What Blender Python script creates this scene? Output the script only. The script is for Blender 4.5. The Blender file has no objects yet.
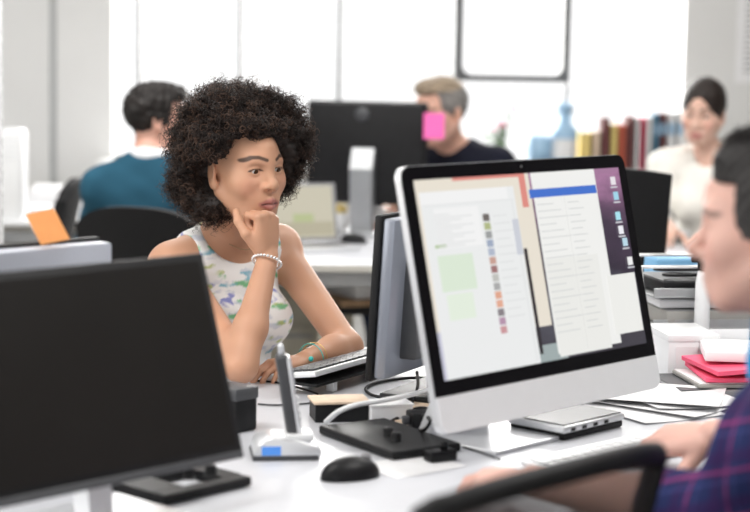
import bpy, bmesh, math, random
import numpy as np
from mathutils import Vector, Matrix
random.seed(7); RNG = np.random.default_rng(7)
S = bpy.context.scene
C = S.collection
PI = math.pi
# ------------------------------------------------------------------ camera
FPX, PITCH, ROLL, CH = 1800.0, math.atan((256-45)/1800.0), math.radians(1.0), 1.46
cam = bpy.data.cameras.new('camera'); camo = bpy.data.objects.new('camera', cam); C.objects.link(camo)
cam.sensor_width = 36.0; cam.lens = FPX/750*36.0; cam.clip_end = 200
camo.matrix_world = Matrix.Translation((0, 0, CH)) @ Matrix.Rotation(PI/2-PITCH, 4, 'X') @ Matrix.Rotation(ROLL, 4, 'Z')
cam.dof.use_dof = True; cam.dof.focus_distance = 3.85; cam.dof.aperture_fstop = 2.5
S.camera = camo
# ------------------------------------------------------------------ world, lights, exposure
w = bpy.data.worlds.new('sky'); S.world = w; w.use_nodes = True
w.node_tree.nodes['Background'].inputs[0].default_value = (1.0, 1.0, 1.0, 1)
w.node_tree.nodes['Background'].inputs[1].default_value = 1.12
def area(name, loc, tgt, size, sy, power, col=(1, 1, 1)):
    l = bpy.data.lights.new(name, 'AREA'); l.shape = 'RECTANGLE'; l.size = size; l.size_y = sy; l.energy = power; l.color = col
    o = bpy.data.objects.new(name, l); C.objects.link(o); o.location = loc
    o.rotation_euler = (Vector(tgt)-Vector(loc)).to_track_quat('-Z', 'Y').to_euler()
    return o
area('window_daylight', (0.1, 9.6, 2.0), (0.0, 3.5, 0.8), 3.2, 1.6, 230, (1.0, 0.98, 0.95))
area('left_fill_light', (-3.3, 2.4, 2.0), (0, 3.4, .9), 2.4, 1.4, 40, (1.0, 0.98, 0.95))  # unseen fill added for the face turned left; no window is built here
for lx, ly in ((-1.3, 2.6), (1.3, 2.6), (-1.3, 5.6), (1.3, 5.6)):
    area('ceiling_fill_light', (lx, ly, 2.93), (lx, ly, 0), 1.2, 0.6, 34, (1.0, 0.98, 0.95))  # unseen overhead fill, added to raise the brightness of the room
S.view_settings.view_transform = 'Standard'; S.view_settings.look = 'None'
S.view_settings.gamma = 1; S.view_settings.use_curve_mapping = False
S.view_settings.exposure = 0.28
S.cycles.use_denoising = True; S.cycles.max_bounces = 8
# ------------------------------------------------------------------ pixel rays of the photograph -> points of the place
RC = camo.matrix_world.to_3x3(); OC = Vector((0, 0, CH))
def ray(px, py): return (RC @ Vector(((px-375)/FPX, (256-py)/FPX, -1.0))).normalized()
def on(px, py, z=0.73):
    d = ray(px, py); return OC + d*((z-CH)/d.z)
def at(px, py, Y):
    d = ray(px, py); return OC + d*(Y/d.y)
TH = math.radians(47.0)                     # direction of the desk row
U = Vector((math.cos(TH), math.sin(TH), 0)); N = Vector((math.sin(TH), -math.cos(TH), 0))
def un(u, n, z=0.0): return U*u + N*n + Vector((0, 0, z))
DZ = 0.73
# ------------------------------------------------------------------ materials
def mat(name, col, rough=0.5, metal=0.0, noise=0.0, nscale=30, bump=0.0, emit=0.0, spec=0.5, coat=0.0, vary=None):
    m = bpy.data.materials.new(name); m.use_nodes = True; nt = m.node_tree; b = nt.nodes['Principled BSDF']
    c = (*col, 1)
    b.inputs['Base Color'].default_value = c; b.inputs['Roughness'].default_value = rough; b.inputs['Metallic'].default_value = metal
    b.inputs['Specular IOR Level'].default_value = spec; b.inputs['Coat Weight'].default_value = coat
    if emit:
        b.inputs['Emission Color'].default_value = c; b.inputs['Emission Strength'].default_value = emit
    if noise or bump:
        tc = nt.nodes.new('ShaderNodeTexCoord'); nz = nt.nodes.new('ShaderNodeTexNoise'); nz.inputs['Scale'].default_value = nscale
        nz.inputs['Detail'].default_value = 4
        nt.links.new(tc.outputs['Object'], nz.inputs['Vector'])
        if noise:
            r = nt.nodes.new('ShaderNodeValToRGB')
            r.color_ramp.elements[0].position = 0.3; r.color_ramp.elements[1].position = 0.7
            r.color_ramp.elements[0].color = (*[x*(1-noise) for x in col], 1)
            v = vary or [min(1, x*(1+noise)) for x in col]
            r.color_ramp.elements[1].color = (*v, 1)
            nt.links.new(nz.outputs['Fac'], r.inputs['Fac']); nt.links.new(r.outputs['Color'], b.inputs['Base Color'])
        if bump:
            bp = nt.nodes.new('ShaderNodeBump'); bp.inputs['Strength'].default_value = bump; bp.inputs['Distance'].default_value = 0.002
            nt.links.new(nz.outputs['Fac'], bp.inputs['Height']); nt.links.new(bp.outputs['Normal'], b.inputs['Normal'])
    return m
def attr_mat(name, rough, sss=0.0, spec=0.5, bump=0.0, nscale=200):
    m = mat(name, (0.5, 0.5, 0.5), rough, spec=spec, bump=bump, nscale=nscale); nt = m.node_tree; b = nt.nodes['Principled BSDF']
    a = nt.nodes.new('ShaderNodeAttribute'); a.attribute_name = 'Col'; nt.links.new(a.outputs['Color'], b.inputs['Base Color'])
    if sss:
        b.inputs['Subsurface Weight'].default_value = sss; b.inputs['Subsurface Radius'].default_value = (1, .35, .2); b.inputs['Subsurface Scale'].default_value = 0.006
    return m
def scr(name, col, s=1.0):
    m = mat(name, (0.01, 0.01, 0.01), 0.25); b = m.node_tree.nodes['Principled BSDF']
    b.inputs['Emission Color'].default_value = (*col, 1); b.inputs['Emission Strength'].default_value = s*.86
    return m
M = dict(
 wall=mat('wall_paint', (0.72, 0.72, 0.71), 0.9, noise=0.02, nscale=3), wall2=mat('panel_groove', (0.42, 0.43, 0.43), 0.8, noise=.03),
 wall3=mat('wall_darkened', (0.20, 0.20, 0.20), 0.9, noise=0.03, nscale=3), ceil=mat('ceiling_paint', (0.85, 0.85, 0.85), 0.9, noise=.02), floor=mat('grey_carpet', (0.42, 0.40, 0.37), 0.95, noise=0.2, nscale=60, bump=.4),
 frame=mat('dark_window_metal', (0.10, 0.105, 0.11), 0.45, noise=.1), sill=mat('sill_white', (0.8, 0.8, 0.8), .5, noise=.02),
 desk=mat('white_laminate', (0.605, 0.615, 0.65), 0.34, noise=0.015, nscale=8), deske=mat('desk_edge_band', (0.62, 0.60, 0.55), 0.5, noise=.04),
 steel=mat('grey_steel', (0.45, 0.46, 0.47), 0.4, 0.8, noise=.04), alu=mat('silver_aluminium', (0.78, 0.79, 0.81), 0.36, 0.55, noise=.015),
 white=mat('white_plastic', (0.84, 0.85, 0.86), 0.35, noise=.01), alu2=mat('brushed_silver', (0.84, 0.85, 0.87), 0.4, 0.2, noise=.01), greyb=mat('grey_board', (0.33, 0.32, 0.30), .6, noise=.05), dsil=mat('dark_silver_shell', (0.26, 0.28, 0.33), 0.35, 0.4, noise=.05, nscale=5), bluesil=mat('blue_grey_shell', (0.43, 0.45, 0.51), 0.4, 0.25, noise=.03, nscale=6),
 black=mat('black_plastic', (0.005, 0.005, 0.006), 0.42, noise=.2, spec=.25), black2=mat('satin_black_plastic', (0.009, 0.009, 0.010), 0.5, noise=.15, spec=.25),
 glossb=mat('black_glass', (0.002, 0.0015, 0.003), 0.18, spec=.2), offscr=mat('switched_off_screen', (0.011, 0.0095, 0.0085), 0.4, noise=.12, nscale=5, spec=.25),
 dgrey=mat('dark_grey_plastic', (0.06, 0.062, 0.068), 0.45, noise=.08), mgrey=mat('mid_grey_plastic', (0.25, 0.25, 0.26), .45, noise=.05),
 orange=mat('orange_paper', (0.92, 0.48, 0.19), 0.8, noise=.04), pinkn=mat('pink_paper', (0.95, 0.16, 0.48), 0.8, noise=.03),
 pinkf=mat('hot_pink_card', (0.88, 0.10, 0.20), 0.6, noise=.06), paper=mat('white_paper', (0.83, 0.83, 0.84), 0.85, noise=.02),
 cream=mat('cream_plastic', (0.68, 0.64, 0.54), 0.5, noise=.03), fabric=mat('black_chair_fabric', (0.006, 0.006, 0.007), 0.9, noise=.3, nscale=300, bump=.4),
 brown=mat('brown_card', (0.40, 0.26, 0.15), .8, noise=.1), tan=mat('tan_card', (0.72, 0.56, 0.42), .8, noise=.1), blue=mat('sky_blue_card', (0.20, 0.45, 0.70), .6, noise=.05),
 paleblue=mat('pale_blue_plastic', (0.35, 0.55, 0.75), .3, noise=.05), yellow=mat('yellow_card', (0.80, 0.62, 0.22), .7, noise=.05), red=mat('red_card', (0.55, 0.12, 0.07), .7, noise=.05),
 dkred=mat('maroon_card', (0.16, 0.05, 0.05), .7, noise=.05), teal=mat('teal_card', (0.08, 0.20, 0.30), .7, noise=.05), green=mat('leaf_green', (0.07, 0.16, 0.05), .6, noise=.3),
 petal=mat('pink_petal', (0.75, 0.15, 0.30), .6, noise=.2), lcd=scr('blue_lit_display', (0.08, 0.30, 0.85), 0.9), gold=mat('gold_metal', (0.75, 0.5, 0.2), .3, .9, noise=.05),
 silver=mat('bead_silver', (0.85, 0.85, 0.85), .25, .6, noise=.05), turq=mat('turquoise_bead', (0.05, 0.55, 0.5), .3, noise=.1),
 denim=mat('dark_trousers', (0.02, 0.025, 0.05), .9, noise=.2, nscale=200, bump=.3), shoe=mat('black_leather', (0.01, 0.01, 0.01), .4, noise=.2),
 skin=attr_mat('skin', 0.5, sss=0.12, spec=.4), hair=attr_mat('hair', 0.55, spec=.35), cloth=attr_mat('cloth', .9, spec=.15, bump=.3, nscale=350),
 pebble=mat('pebbledash_white', (0.72, 0.73, 0.76), .9, noise=.35, nscale=45, bump=1.0),
)
def glass_mat():
    m = bpy.data.materials.new('window_glass'); m.use_nodes = True; nt = m.node_tree; nt.nodes.remove(nt.nodes['Principled BSDF'])
    t = nt.nodes.new('ShaderNodeBsdfTransparent'); g = nt.nodes.new('ShaderNodeBsdfGlossy'); g.inputs['Roughness'].default_value = .02
    x = nt.nodes.new('ShaderNodeMixShader'); x.inputs[0].default_value = .05
    nt.links.new(t.outputs[0], x.inputs[1]); nt.links.new(g.outputs[0], x.inputs[2]); nt.links.new(x.outputs[0], nt.nodes['Material Output'].inputs[0])
    return m
M['glass'] = glass_mat()
def mesh_fabric():
    m = mat('black_mesh_fabric', (0.03, 0.022, 0.02), .8, noise=.2, nscale=200); nt = m.node_tree
    t = nt.nodes.new('ShaderNodeBsdfTransparent'); x = nt.nodes.new('ShaderNodeMixShader'); x.inputs[0].default_value = .55
    nt.links.new(t.outputs[0], x.inputs[1]); nt.links.new(nt.nodes['Principled BSDF'].outputs[0], x.inputs[2]); nt.links.new(x.outputs[0], nt.nodes['Material Output'].inputs[0])
    return m
M['netting'] = mesh_fabric()
# ------------------------------------------------------------------ object helpers
def tag(o, label, cat, group=None, kind=None):
    o['label'] = label; o['category'] = cat
    if group: o['group'] = group
    if kind: o['kind'] = kind
    return o
def thing(name, label, cat, loc=(0, 0, 0), rz=0.0, group=None):
    o = bpy.data.objects.new(name, None); C.objects.link(o); o.empty_display_size = .05
    o.location = loc; o.rotation_euler = (0, 0, rz); tag(o, label, cat, group); return o
class MB:
    def __init__(s): s.bm = bmesh.new(); s.mi = 0
    def _new(s, verts, bevel, seg, mtx):
        es = list({e for v in verts for e in v.link_edges})
        if bevel > 0:
            r = bmesh.ops.bevel(s.bm, geom=es, offset=bevel, segments=seg, profile=.5, affect='EDGES')
            verts = list({v for f in r['faces'] for v in f.verts} | {v for v in verts if v.is_valid})
        if mtx is not None: bmesh.ops.transform(s.bm, matrix=mtx, verts=verts)
        for f in {f for v in verts for f in v.link_faces}: f.material_index = s.mi
    def box(s, c, d, bevel=0.0, seg=2, mtx=None):
        r = bmesh.ops.create_cube(s.bm, size=1.0)
        bmesh.ops.transform(s.bm, matrix=Matrix.Translation(c) @ Matrix.Diagonal((d[0], d[1], d[2], 1)), verts=r['verts'])
        s._new(r['verts'], bevel, seg, mtx); return s
    def poly(s, pts, h, axis='z', mtx=None, bevel=0.0):
        # prism: outline pts (a,b), extruded from h[0] to h[1] along the axis
        f = {'z': lambda a, b, t: (a, b, t), 'y': lambda a, b, t: (a, t, b), 'x': lambda a, b, t: (t, a, b)}[axis]
        v0 = [s.bm.verts.new(f(a, b, h[0])) for a, b in pts]; v1 = [s.bm.verts.new(f(a, b, h[1])) for a, b in pts]
        n = len(pts); fs = [s.bm.faces.new(v0), s.bm.faces.new(v1)]
        for i in range(n): fs.append(s.bm.faces.new((v0[i], v0[(i+1) % n], v1[(i+1) % n], v1[i])))
        bmesh.ops.recalc_face_normals(s.bm, faces=fs)
        s._new(v0+v1, bevel, 2, mtx); return s
    def quad(s, p):
        f = s.bm.faces.new([s.bm.verts.new(x) for x in p]); f.material_index = s.mi; return s
    def tube(s, pts, r, n=10, smooth=0, cap=True):
        pts = [Vector(p) for p in pts]
        if smooth:
            q = []
            for i in range(len(pts)-1):
                p0, p1, p2, p3 = pts[max(i-1, 0)], pts[i], pts[i+1], pts[min(i+2, len(pts)-1)]
                for k in range(smooth):
                    t = k/smooth
                    q.append(.5*((2*p1)+(p2-p0)*t+(2*p0-5*p1+4*p2-p3)*t*t+(3*p1-p0-3*p2+p3)*t**3))
            pts = q+[pts[-1]]
        rr = r if isinstance(r, (list, tuple)) else [r]*len(pts)
        if len(rr) != len(pts): rr = [rr[min(int(i/(len(pts)-1)*(len(rr)-1)), len(rr)-1)] for i in range(len(pts))]
        rings = []; up = None
        for i, p in enumerate(pts):
            d = (pts[min(i+1, len(pts)-1)]-pts[max(i-1, 0)]).normalized()
            if up is None:
                up = Vector((0, 0, 1)) if abs(d.z) < .9 else Vector((1, 0, 0))
            x = d.cross(up).normalized(); up = x.cross(d).normalized()
            rings.append([s.bm.verts.new(p+(x*math.cos(a*2*PI/n)+up*math.sin(a*2*PI/n))*rr[i]) for a in range(n)])
        fs = []
        for a, b in zip(rings, rings[1:]):
            for i in range(n): fs.append(s.bm.faces.new((a[i], a[(i+1) % n], b[(i+1) % n], b[i])))
        if cap: fs += [s.bm.faces.new(rings[0][::-1]), s.bm.faces.new(rings[-1])]
        for f in fs: f.material_index = s.mi; f.smooth = True
        return s
    def lathe(s, prof, c=(0, 0, 0), n=24, mtx=None):
        rings = []; vs = []
        for r, z in prof:
            if r < 1e-6: ring = [s.bm.verts.new((c[0], c[1], c[2]+z))]
            else: ring = [s.bm.verts.new((c[0]+r*math.cos(i*2*PI/n), c[1]+r*math.sin(i*2*PI/n), c[2]+z)) for i in range(n)]
            rings.append(ring); vs += ring
        fs = []
        for a, b in zip(rings, rings[1:]):
            for i in range(n):
                j = (i+1) % n
                if len(a) == 1 and len(b) == 1: continue
                if len(a) == 1: fs.append(s.bm.faces.new((a[0], b[j], b[i])))
                elif len(b) == 1: fs.append(s.bm.faces.new((a[i], a[j], b[0])))
                else: fs.append(s.bm.faces.new((a[i], a[j], b[j], b[i])))
        for f in fs: f.material_index = s.mi; f.smooth = True
        bmesh.ops.recalc_face_normals(s.bm, faces=fs)
        if mtx is not None: bmesh.ops.transform(s.bm, matrix=mtx, verts=vs)
        return s
    def ball(s, c, r, n=16, mtx=None):
        rr = (r, r, r) if not hasattr(r, '__len__') else r
        q = bmesh.ops.create_uvsphere(s.bm, u_segments=n, v_segments=max(6, n*2//3), radius=1)
        m = Matrix.Translation(c) @ Matrix.Diagonal((*rr, 1))
        if mtx is not None: m = mtx @ m
        bmesh.ops.transform(s.bm, matrix=m, verts=q['verts'])
        for f in {f for v in q['verts'] for f in v.link_faces}: f.material_index = s.mi; f.smooth = True
        return s
    def build(s, name, m, parent=None, smooth=False):
        me = bpy.data.meshes.new(name); s.bm.to_mesh(me); s.bm.free()
        for x in (m if isinstance(m, (list, tuple)) else [m]): me.materials.append(x)
        if smooth:
            for p in me.polygons: p.use_smooth = True
            try: me.set_sharp_from_angle(angle=math.radians(40))
            except Exception: pass
        o = bpy.data.objects.new(name, me); C.objects.link(o)
        if parent is not None: o.parent = parent
        return o
def box(name, c, d, m, parent=None, bevel=0.0, mtx=None, seg=2): return MB().box(c, d, bevel, seg, mtx).build(name, m, parent, smooth=bevel > 0)
def rrect(wd, ht, r, n=5, cx=0, cz=0):
    out = []
    for sx, sz, a0 in ((1, 1, 0), (-1, 1, 90), (-1, -1, 180), (1, -1, 270)):
        for i in range(n+1):
            a = math.radians(a0+90*i/n); out.append((cx+sx*(wd/2-r)+r*math.cos(a), cz+sz*(ht/2-r)+r*math.sin(a)))
    return out
def kids(o): return [c for c in bpy.data.objects if c.parent == o]
def copy_tree(o, parent=None):
    c = o.copy(); C.objects.link(c); c.parent = parent
    for k in kids(o): copy_tree(k, c)
    return c
def struct(o): o['kind'] = 'structure'; return o
def move_to(o, p, rz=0.0): o.location = p; o.rotation_euler = (0, 0, rz); return o

# ------------------------------------------------------------------ the room
WY = 8.6; SILL = 0.90; HEADZ = 2.72; XL, XR = -3.6, 3.6; CEZ = 3.0
wx = [at(p, 60, WY).x for p in (112, 138, 239.5, 339, 456, 568, 684)]
struct(box('floor', (0, 3.15, -0.05), (7.4, 11.3, 0.1), M['floor']))
struct(box('ceiling', (0, 3.15, CEZ+.05), (7.4, 11.3, 0.1), M['ceil']))
b = MB()
b.box(((XL+wx[0])/2, WY+.1, CEZ/2), (wx[0]-XL, .2, CEZ)); b.box(((XR+wx[6])/2, WY+.1, CEZ/2), (XR-wx[6], .2, CEZ))
b.box(((wx[0]+wx[6])/2, WY+.1, SILL/2), (wx[6]-wx[0], .2, SILL)); b.box(((wx[0]+wx[6])/2, WY+.1, (CEZ+HEADZ)/2), (wx[6]-wx[0], .2, CEZ-HEADZ))
struct(b.build('wall_back', M['wall']))
struct(box('wall_left', (XL-.05, 3.1, CEZ/2), (.1, 11.2, CEZ), M['wall'])); struct(box('wall_right', (XR+.05, 3.1, CEZ/2), (.1, 11.2, CEZ), M['wall3']))  # right wall darkened so the glossy screens reflect less brightness
gx = at(53.5, 60, WY).x
struct(box('trim_1', (gx, WY-.006, CEZ/2), (.032, .012, CEZ), M['wall2'], bevel=.004))
struct(box('trim_2', ((wx[0]+wx[6])/2, WY-.10, SILL-.015), (wx[6]-wx[0]+.1, .2, .03), M['sill'], bevel=.006))
struct(box('baseboard_back', (0, WY-.008, .05), (7.2, .016, .1), M['sill']))
for i in range(6):
    x0, x1 = wx[i], wx[i+1]; cx = (x0+x1)/2; fw = .02
    o = bpy.data.objects.new('window_%d' % (i+1), None); C.objects.link(o); o.location = (cx, WY+.06, SILL); struct(o)
    W2 = (x1-x0)/2; H = HEADZ-SILL
    b = MB()
    if i > 0: b.box((-W2, 0, H/2), (fw, .06, H), .003)
    if i == 4:   # below the opening sash only
        pass
    b.box((0, 0, .008), (x1-x0, .06, .016)); b.box((0, 0, H-.01), (x1-x0, .06, .02))
    b.build('frame', M['frame'], o)
    box('pane', (0, .01, H/2), (x1-x0-fw, .006, H-.03), M['glass'], o)
    if i == 4 or i == 3:
        pass
# top-hung opening sash with round corners (fourth bay)
zb = at(512, 82, WY-.02).z-SILL; x0, x1 = at(455, 60, WY).x, at(570, 60, WY).x
o = bpy.data.objects['window_5']; cx = o.location.x
b = MB(); zt = HEADZ-SILL-.02; ow, oh = x1-x0, zt-zb; ccx, ccz = (x0+x1)/2-cx, (zt+zb)/2
outer = rrect(ow, oh, .012, 5, ccx, ccz); inner = rrect(ow-.072, oh-.066, .045, 5, ccx, ccz)
n = len(outer)
for yy in (-.06, .0):
    for i in range(n):
        j = (i+1) % n
        b.quad([(outer[i][0], yy, outer[i][1]), (outer[j][0], yy, outer[j][1]), (inner[j][0], yy, inner[j][1]), (inner[i][0], yy, inner[i][1])])
for ring in (outer, inner):
    for i in range(n):
        j = (i+1) % n
        b.quad([(ring[i][0], -.06, ring[i][1]), (ring[j][0], -.06, ring[j][1]), (ring[j][0], 0, ring[j][1]), (ring[i][0], 0, ring[i][1])])
b.build('sash', M['frame'], o)
MB().tube([(ccx+ow/2-.02, -.05, zb+.0), (ccx+ow/2-.005, -.075, zb-.02), (ccx+ow/2-.005, -.05, zb-.12)], .006).build('stay', M['steel'], o)
# pillar at the left edge of the view and a sheet on the right wall
p = at(4.5, 120, 4.75)
struct(box('trim_3', (p.x-.285, 4.95, CEZ/2), (.4, .4, CEZ), M['pebble'], bevel=.01))
q = at(747, 40, WY)
t = thing('wall_notice', 'pale grey printed notice pinned on the right wall beside the window', 'notice', (q.x+.12, WY-.004, 1.62))
box('sheet', (0, 0, 0), (.34, .003, .62), M['paper'], t)
b = MB()
for k in range(22): b.box((-.01*(k % 3), -.003, .27-k*.025), (.27-.02*(k % 3), .001, .006))
b.build('print', M['mgrey'], t)
# ------------------------------------------------------------------ the desk row in front
NE, FE, U0, U1 = on(680, 478).dot(N), -2.96, 0.75, 4.15
print('NE', NE)
def umat(z=0.0, u=0.0, n=0.0): return Matrix.Translation(un(u, n, z)) @ Matrix.Rotation(TH, 4, 'Z')   # local x along the row, local y away from the near edge
def desk(name, label, cen, rz, L, D, group=None):
    t = thing(name, label, 'desk', cen, rz, group)
    box('desk_top', (0, 0, DZ-.0125), (L, D, .025), M['desk'], t, bevel=.003)
    b = MB(); b.box((0, -D/2-.001, DZ-.0125), (L, .002, .023)); b.build('edge_band', M['deske'], t)
    for sx in (-1, 1):
        for sy in (-1, 1):
            b = MB(); b.box((sx*(L/2-.06), sy*(D/2-.06), (DZ-.025)/2), (.05, .05, DZ-.025), .004); b.build('leg', M['steel'], t)
    for sy in (-1, 1):
        b = MB(); b.box((0, sy*(D/2-.06), DZ-.055), (L-.17, .04, .05), .003); b.build('beam', M['steel'], t)
    return t
dk = desk('office_desk', 'long white desk in front, shared by the woman and the man in plaid', un((U0+U1)/2, (NE+FE)/2), TH, U1-U0, NE-FE)

# ------------------------------------------------------------------ monitors
def imac():
    base = Vector((0.337*1.012, 3.18*1.012, DZ)); Z0 = CH-.645*1.012-DZ; tilt = math.radians(13.5)
    t = thing('desktop_computer', 'large silver all-in-one computer with lit screen full of open windows', 'computer', base, TH)
    Wd, Ht, CHN = .65, .462, .064
    PM = Matrix.Translation((0, 0, Z0)) @ Matrix.Rotation(-tilt, 4, 'X')
    b = MB(); b.poly(rrect(Wd, Ht, .022, 5, 0, Ht/2), (.0045, .018), 'y', PM); sh = b.build('housing', M['alu'], t)
    b = MB(); b.mi = 0
    # bulged back shell
    ol = rrect(Wd-.004, Ht-.004, .02, 5, 0, Ht/2); il = rrect(Wd*.55, Ht*.5, .06, 5, 0, Ht*.47); n = len(ol)
    for i in range(n):
        j = (i+1) % n
        b.quad([PM @ Vector((ol[i][0], .018, ol[i][1])), PM @ Vector((ol[j][0], .018, ol[j][1])), PM @ Vector((il[j][0], .05, il[j][1])), PM @ Vector((il[i][0], .05, il[i][1]))])
    b.bm.faces.new([b.bm.verts.new(PM @ Vector((x, .05, z))) for x, z in il])
    b.build('back_shell', M['alu'], t)
    b = MB(); pts = [(Wd/2-.0015, CHN), (Wd/2-.0015, Ht-.02)]+[(Wd/2-.0215+.02*math.cos(a), Ht-.0215+.02*math.sin(a)) for a in np.linspace(0, PI/2, 6)]
    pts += [(-x, z) for x, z in reversed(pts)]
    b.poly(pts, (0, .006), 'y', PM); b.build('front_glass', M['glossb'], t)
    ol = rrect(Wd-.003, CHN*2, .02, 5, 0, CHN); ol = [(x, min(z, CHN)) for x, z in ol]
    b = MB(); b.poly([p for p in ol if p[1] < CHN-1e-6]+[(-Wd/2+.0015, CHN), (Wd/2-.0015, CHN)], (-.001, .006), 'y', PM) if False else b.poly(
        [(Wd/2-.0015, CHN), (-Wd/2+.0015, CHN)]+[(-Wd/2+.0215-.02*math.cos(a), .0215-.02*math.sin(a)) for a in np.linspace(0, PI/2, 6)]+[(Wd/2-.0215+.02*math.sin(a), .0215-.02*math.cos(a)) for a in np.linspace(0, PI/2, 6)], (-.001, .0055), 'y', PM)
    b.build('chin', M['alu2'], t)
    MB().ball((0, -.0003, Ht-.013), (.002, .0008, .002), 8, PM).build('camera_lens', M['mgrey'], t)
    # foot: bent plate behind the chin
    b = MB(); f = [(-.045, .0), (.155, .0)]
    b.box((-.012, .155, .004), (.2, .2, .008), .003)
    b.poly([(.25, .004), (.255, .012), (.125, .28), (.112, .27), (.235, .006)], (-.10, .08), 'x')
    b.build('foot', M['alu'], t)
    # ---------- picture on the screen: thin layers on the glass
    WM = Matrix.Translation(base) @ Matrix.Rotation(TH, 4, 'Z') @ PM; WI = WM.inverted()
    def sc(px, py):
        o_, d_ = WI @ OC, WI.to_3x3() @ ray(px, py); k = -o_.y/d_.y; p = o_+d_*k; return p.x, p.z
    bw, bt = .026, .026
    X0, X1, ZB, ZT = -Wd/2+bw, Wd/2-bw, CHN+.026, Ht-bt
    cl = lambda p: (min(max(p[0], X0), X1), min(max(p[1], ZB), ZT))
    mats = []; b = MB()
    lay = [0]
    def lit(col, s=.95):
        m = scr('screen_light', col, s); mats.append(m); b.mi = len(mats)-1
    def rect(x0, z0, x1, z1):
        lay[0] += 1; y = -.0004-.00002*lay[0]
        x0, x1 = max(min(x0, x1), X0), min(max(x0, x1), X1); z0, z1 = max(min(z0, z1), ZB), min(max(z0, z1), ZT)
        if x1 > x0 and z1 > z0: b.quad([PM @ Vector(p) for p in ((x0, y, z0), (x1, y, z0), (x1, y, z1), (x0, y, z1))])
    def R_(a, c): (x0, z0), (x1, z1) = cl(sc(*a)), cl(sc(*c)); rect(x0, z0, x1, z1)
    # wallpaper in bands
    wp = scr('screen_wallpaper', (1, 1, 1), .9); nt = wp.node_tree; mats.append(wp)
    tc = nt.nodes.new('ShaderNodeTexCoord'); sp = nt.nodes.new('ShaderNodeSeparateXYZ'); nt.links.new(tc.outputs['Generated'], sp.inputs[0])
    nz = nt.nodes.new('ShaderNodeTexNoise'); nz.inputs['Scale'].default_value = 5; nz.inputs['Detail'].default_value = 6; nt.links.new(tc.outputs['Generated'], nz.inputs['Vector'])
    ma = nt.nodes.new('ShaderNodeMath'); ma.operation = 'MULTIPLY_ADD'; ma.inputs[1].default_value = .55; nt.links.new(nz.outputs['Fac'], ma.inputs[0]); nt.links.new(sp.outputs['Z'], ma.inputs[2])
    cr = nt.nodes.new('ShaderNodeValToRGB'); e = cr.color_ramp.elements
    e[0].position = .30; e[0].color = (.05, .045, .06, 1); e[1].position = 1.18; e[1].color = (.42, .20, .36, 1)
    for p_, c_ in ((.42, (.10, .10, .13)), (.55, (.03, .02, .04)), (.72, (.05, .03, .06)), (.88, (.16, .08, .15)), (1.0, (.38, .19, .33))):
        k = e.new(p_); k.color = (*c_, 1)
    ma2 = nt.nodes.new('ShaderNodeMath'); ma2.operation = 'MULTIPLY'; ma2.inputs[1].default_value = .8; nt.links.new(ma.outputs[0], ma2.inputs[0])
    nt.links.new(ma2.outputs[0], cr.inputs['Fac']); nt.links.new(cr.outputs['Color'], nt.nodes['Principled BSDF'].inputs['Emission Color'])
    b.mi = 0; rect(X0, ZB, X1, ZT)
    lit((.80, .74, .64)); x_, z_ = sc(529, 182); rect(X0, sc(430, 345)[1], x_, ZT)                    # cream strip at the left
    lit((.84, .58, .40)); R_((410, 214), (422, 250))
    lit((.55, .55, .66)); R_((428, 334), (470, 396))                    # reflected glare at the lower left, painted as a lavender patch
    lit((.34, .40, .40)); x0, z0 = sc(486, 372); x1, z1 = sc(566, 341); rect(x0, ZB, x1, z1)
    lit((.03, .03, .04)); x0, z0 = sc(480, 380); x1, z1 = sc(487, 352); rect(x0, ZB, x1, z1)
    lit((.72, .26, .22)); xa, za = sc(420, 181); xb, zb_ = sc(529, 207); xl_, _ = sc(452, 181); rect(xl_, za-.004, xb, za+.003); rect(xb-.018, zb_, xb, za)
    # list window
    lit((.86, .86, .84)); xa, za = sc(527, 170); xb, zb_ = sc(613, 344); xc, _ = sc(590, 172)
    rect(xa+.006, zb_, xc+.012, ZT); 
    lit((.82, .82, .79)); x2, z2 = sc(545, 260); rect(x2, zb_-.006, xb-.004, z2)
    lit((.05, .16, .60)); xs, zs = sc(529, 193); rect(xs, zs-.010, xc+.010, zs+.006)
    lit((.66, .67, .66))
    for k in range(20): rect(xa+.012, zs-.022-k*.0125, xa+.012+.05+.02*((k*7) % 3), zs-.024-k*.0125); rect(xa+.105, zs-.022-k*.0125, xa+.14+.012*(k % 2), zs-.024-k*.0125)
    lit((.72, .72, .70)); rect(xa+.094, zb_, xa+.0955, zs-.012)
    # small pale window at the lower right
    lit((.84, .84, .81)); R_((606, 276), (643, 330))
    # browser window
    lit((.82, .83, .83)); xa, za = sc(418, 193); xb, zb_ = sc(541, 352); xr = xb-.006; rect(xa, zb_-.02, xr, za)
    lit((.88, .88, .88)); rect(xa, za-.022, xr-.02, za); rect(xa+.03, za-.10, xa+.15, za-.03)
    lit((.76, .77, .77)); rect(xa+.004, za-.025, xr-.004, za-.023); rect(xr-.012, zb_-.016, xr-.008, za-.026)
    lit((.70, .80, .66)); rect(xa+.022, za-.175, xa+.115, za-.112)
    lit((.76, .84, .72)); rect(xa+.03, za-.225, xa+.10, za-.18)
    lit((.42, .55, .30)); rect(xa+.02, za-.098, xa+.05, za-.093)
    lit((.72, .73, .73))
    for k in range(12): rect(xa+.03, za-.04-k*.005, xa+.07+.03*((k*5) % 3), za-.042-k*.005)
    for k in range(14): rect(xa+.185, za-.05-k*.014, xa+.225+.008*(k % 3), za-.052-k*.014)
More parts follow.
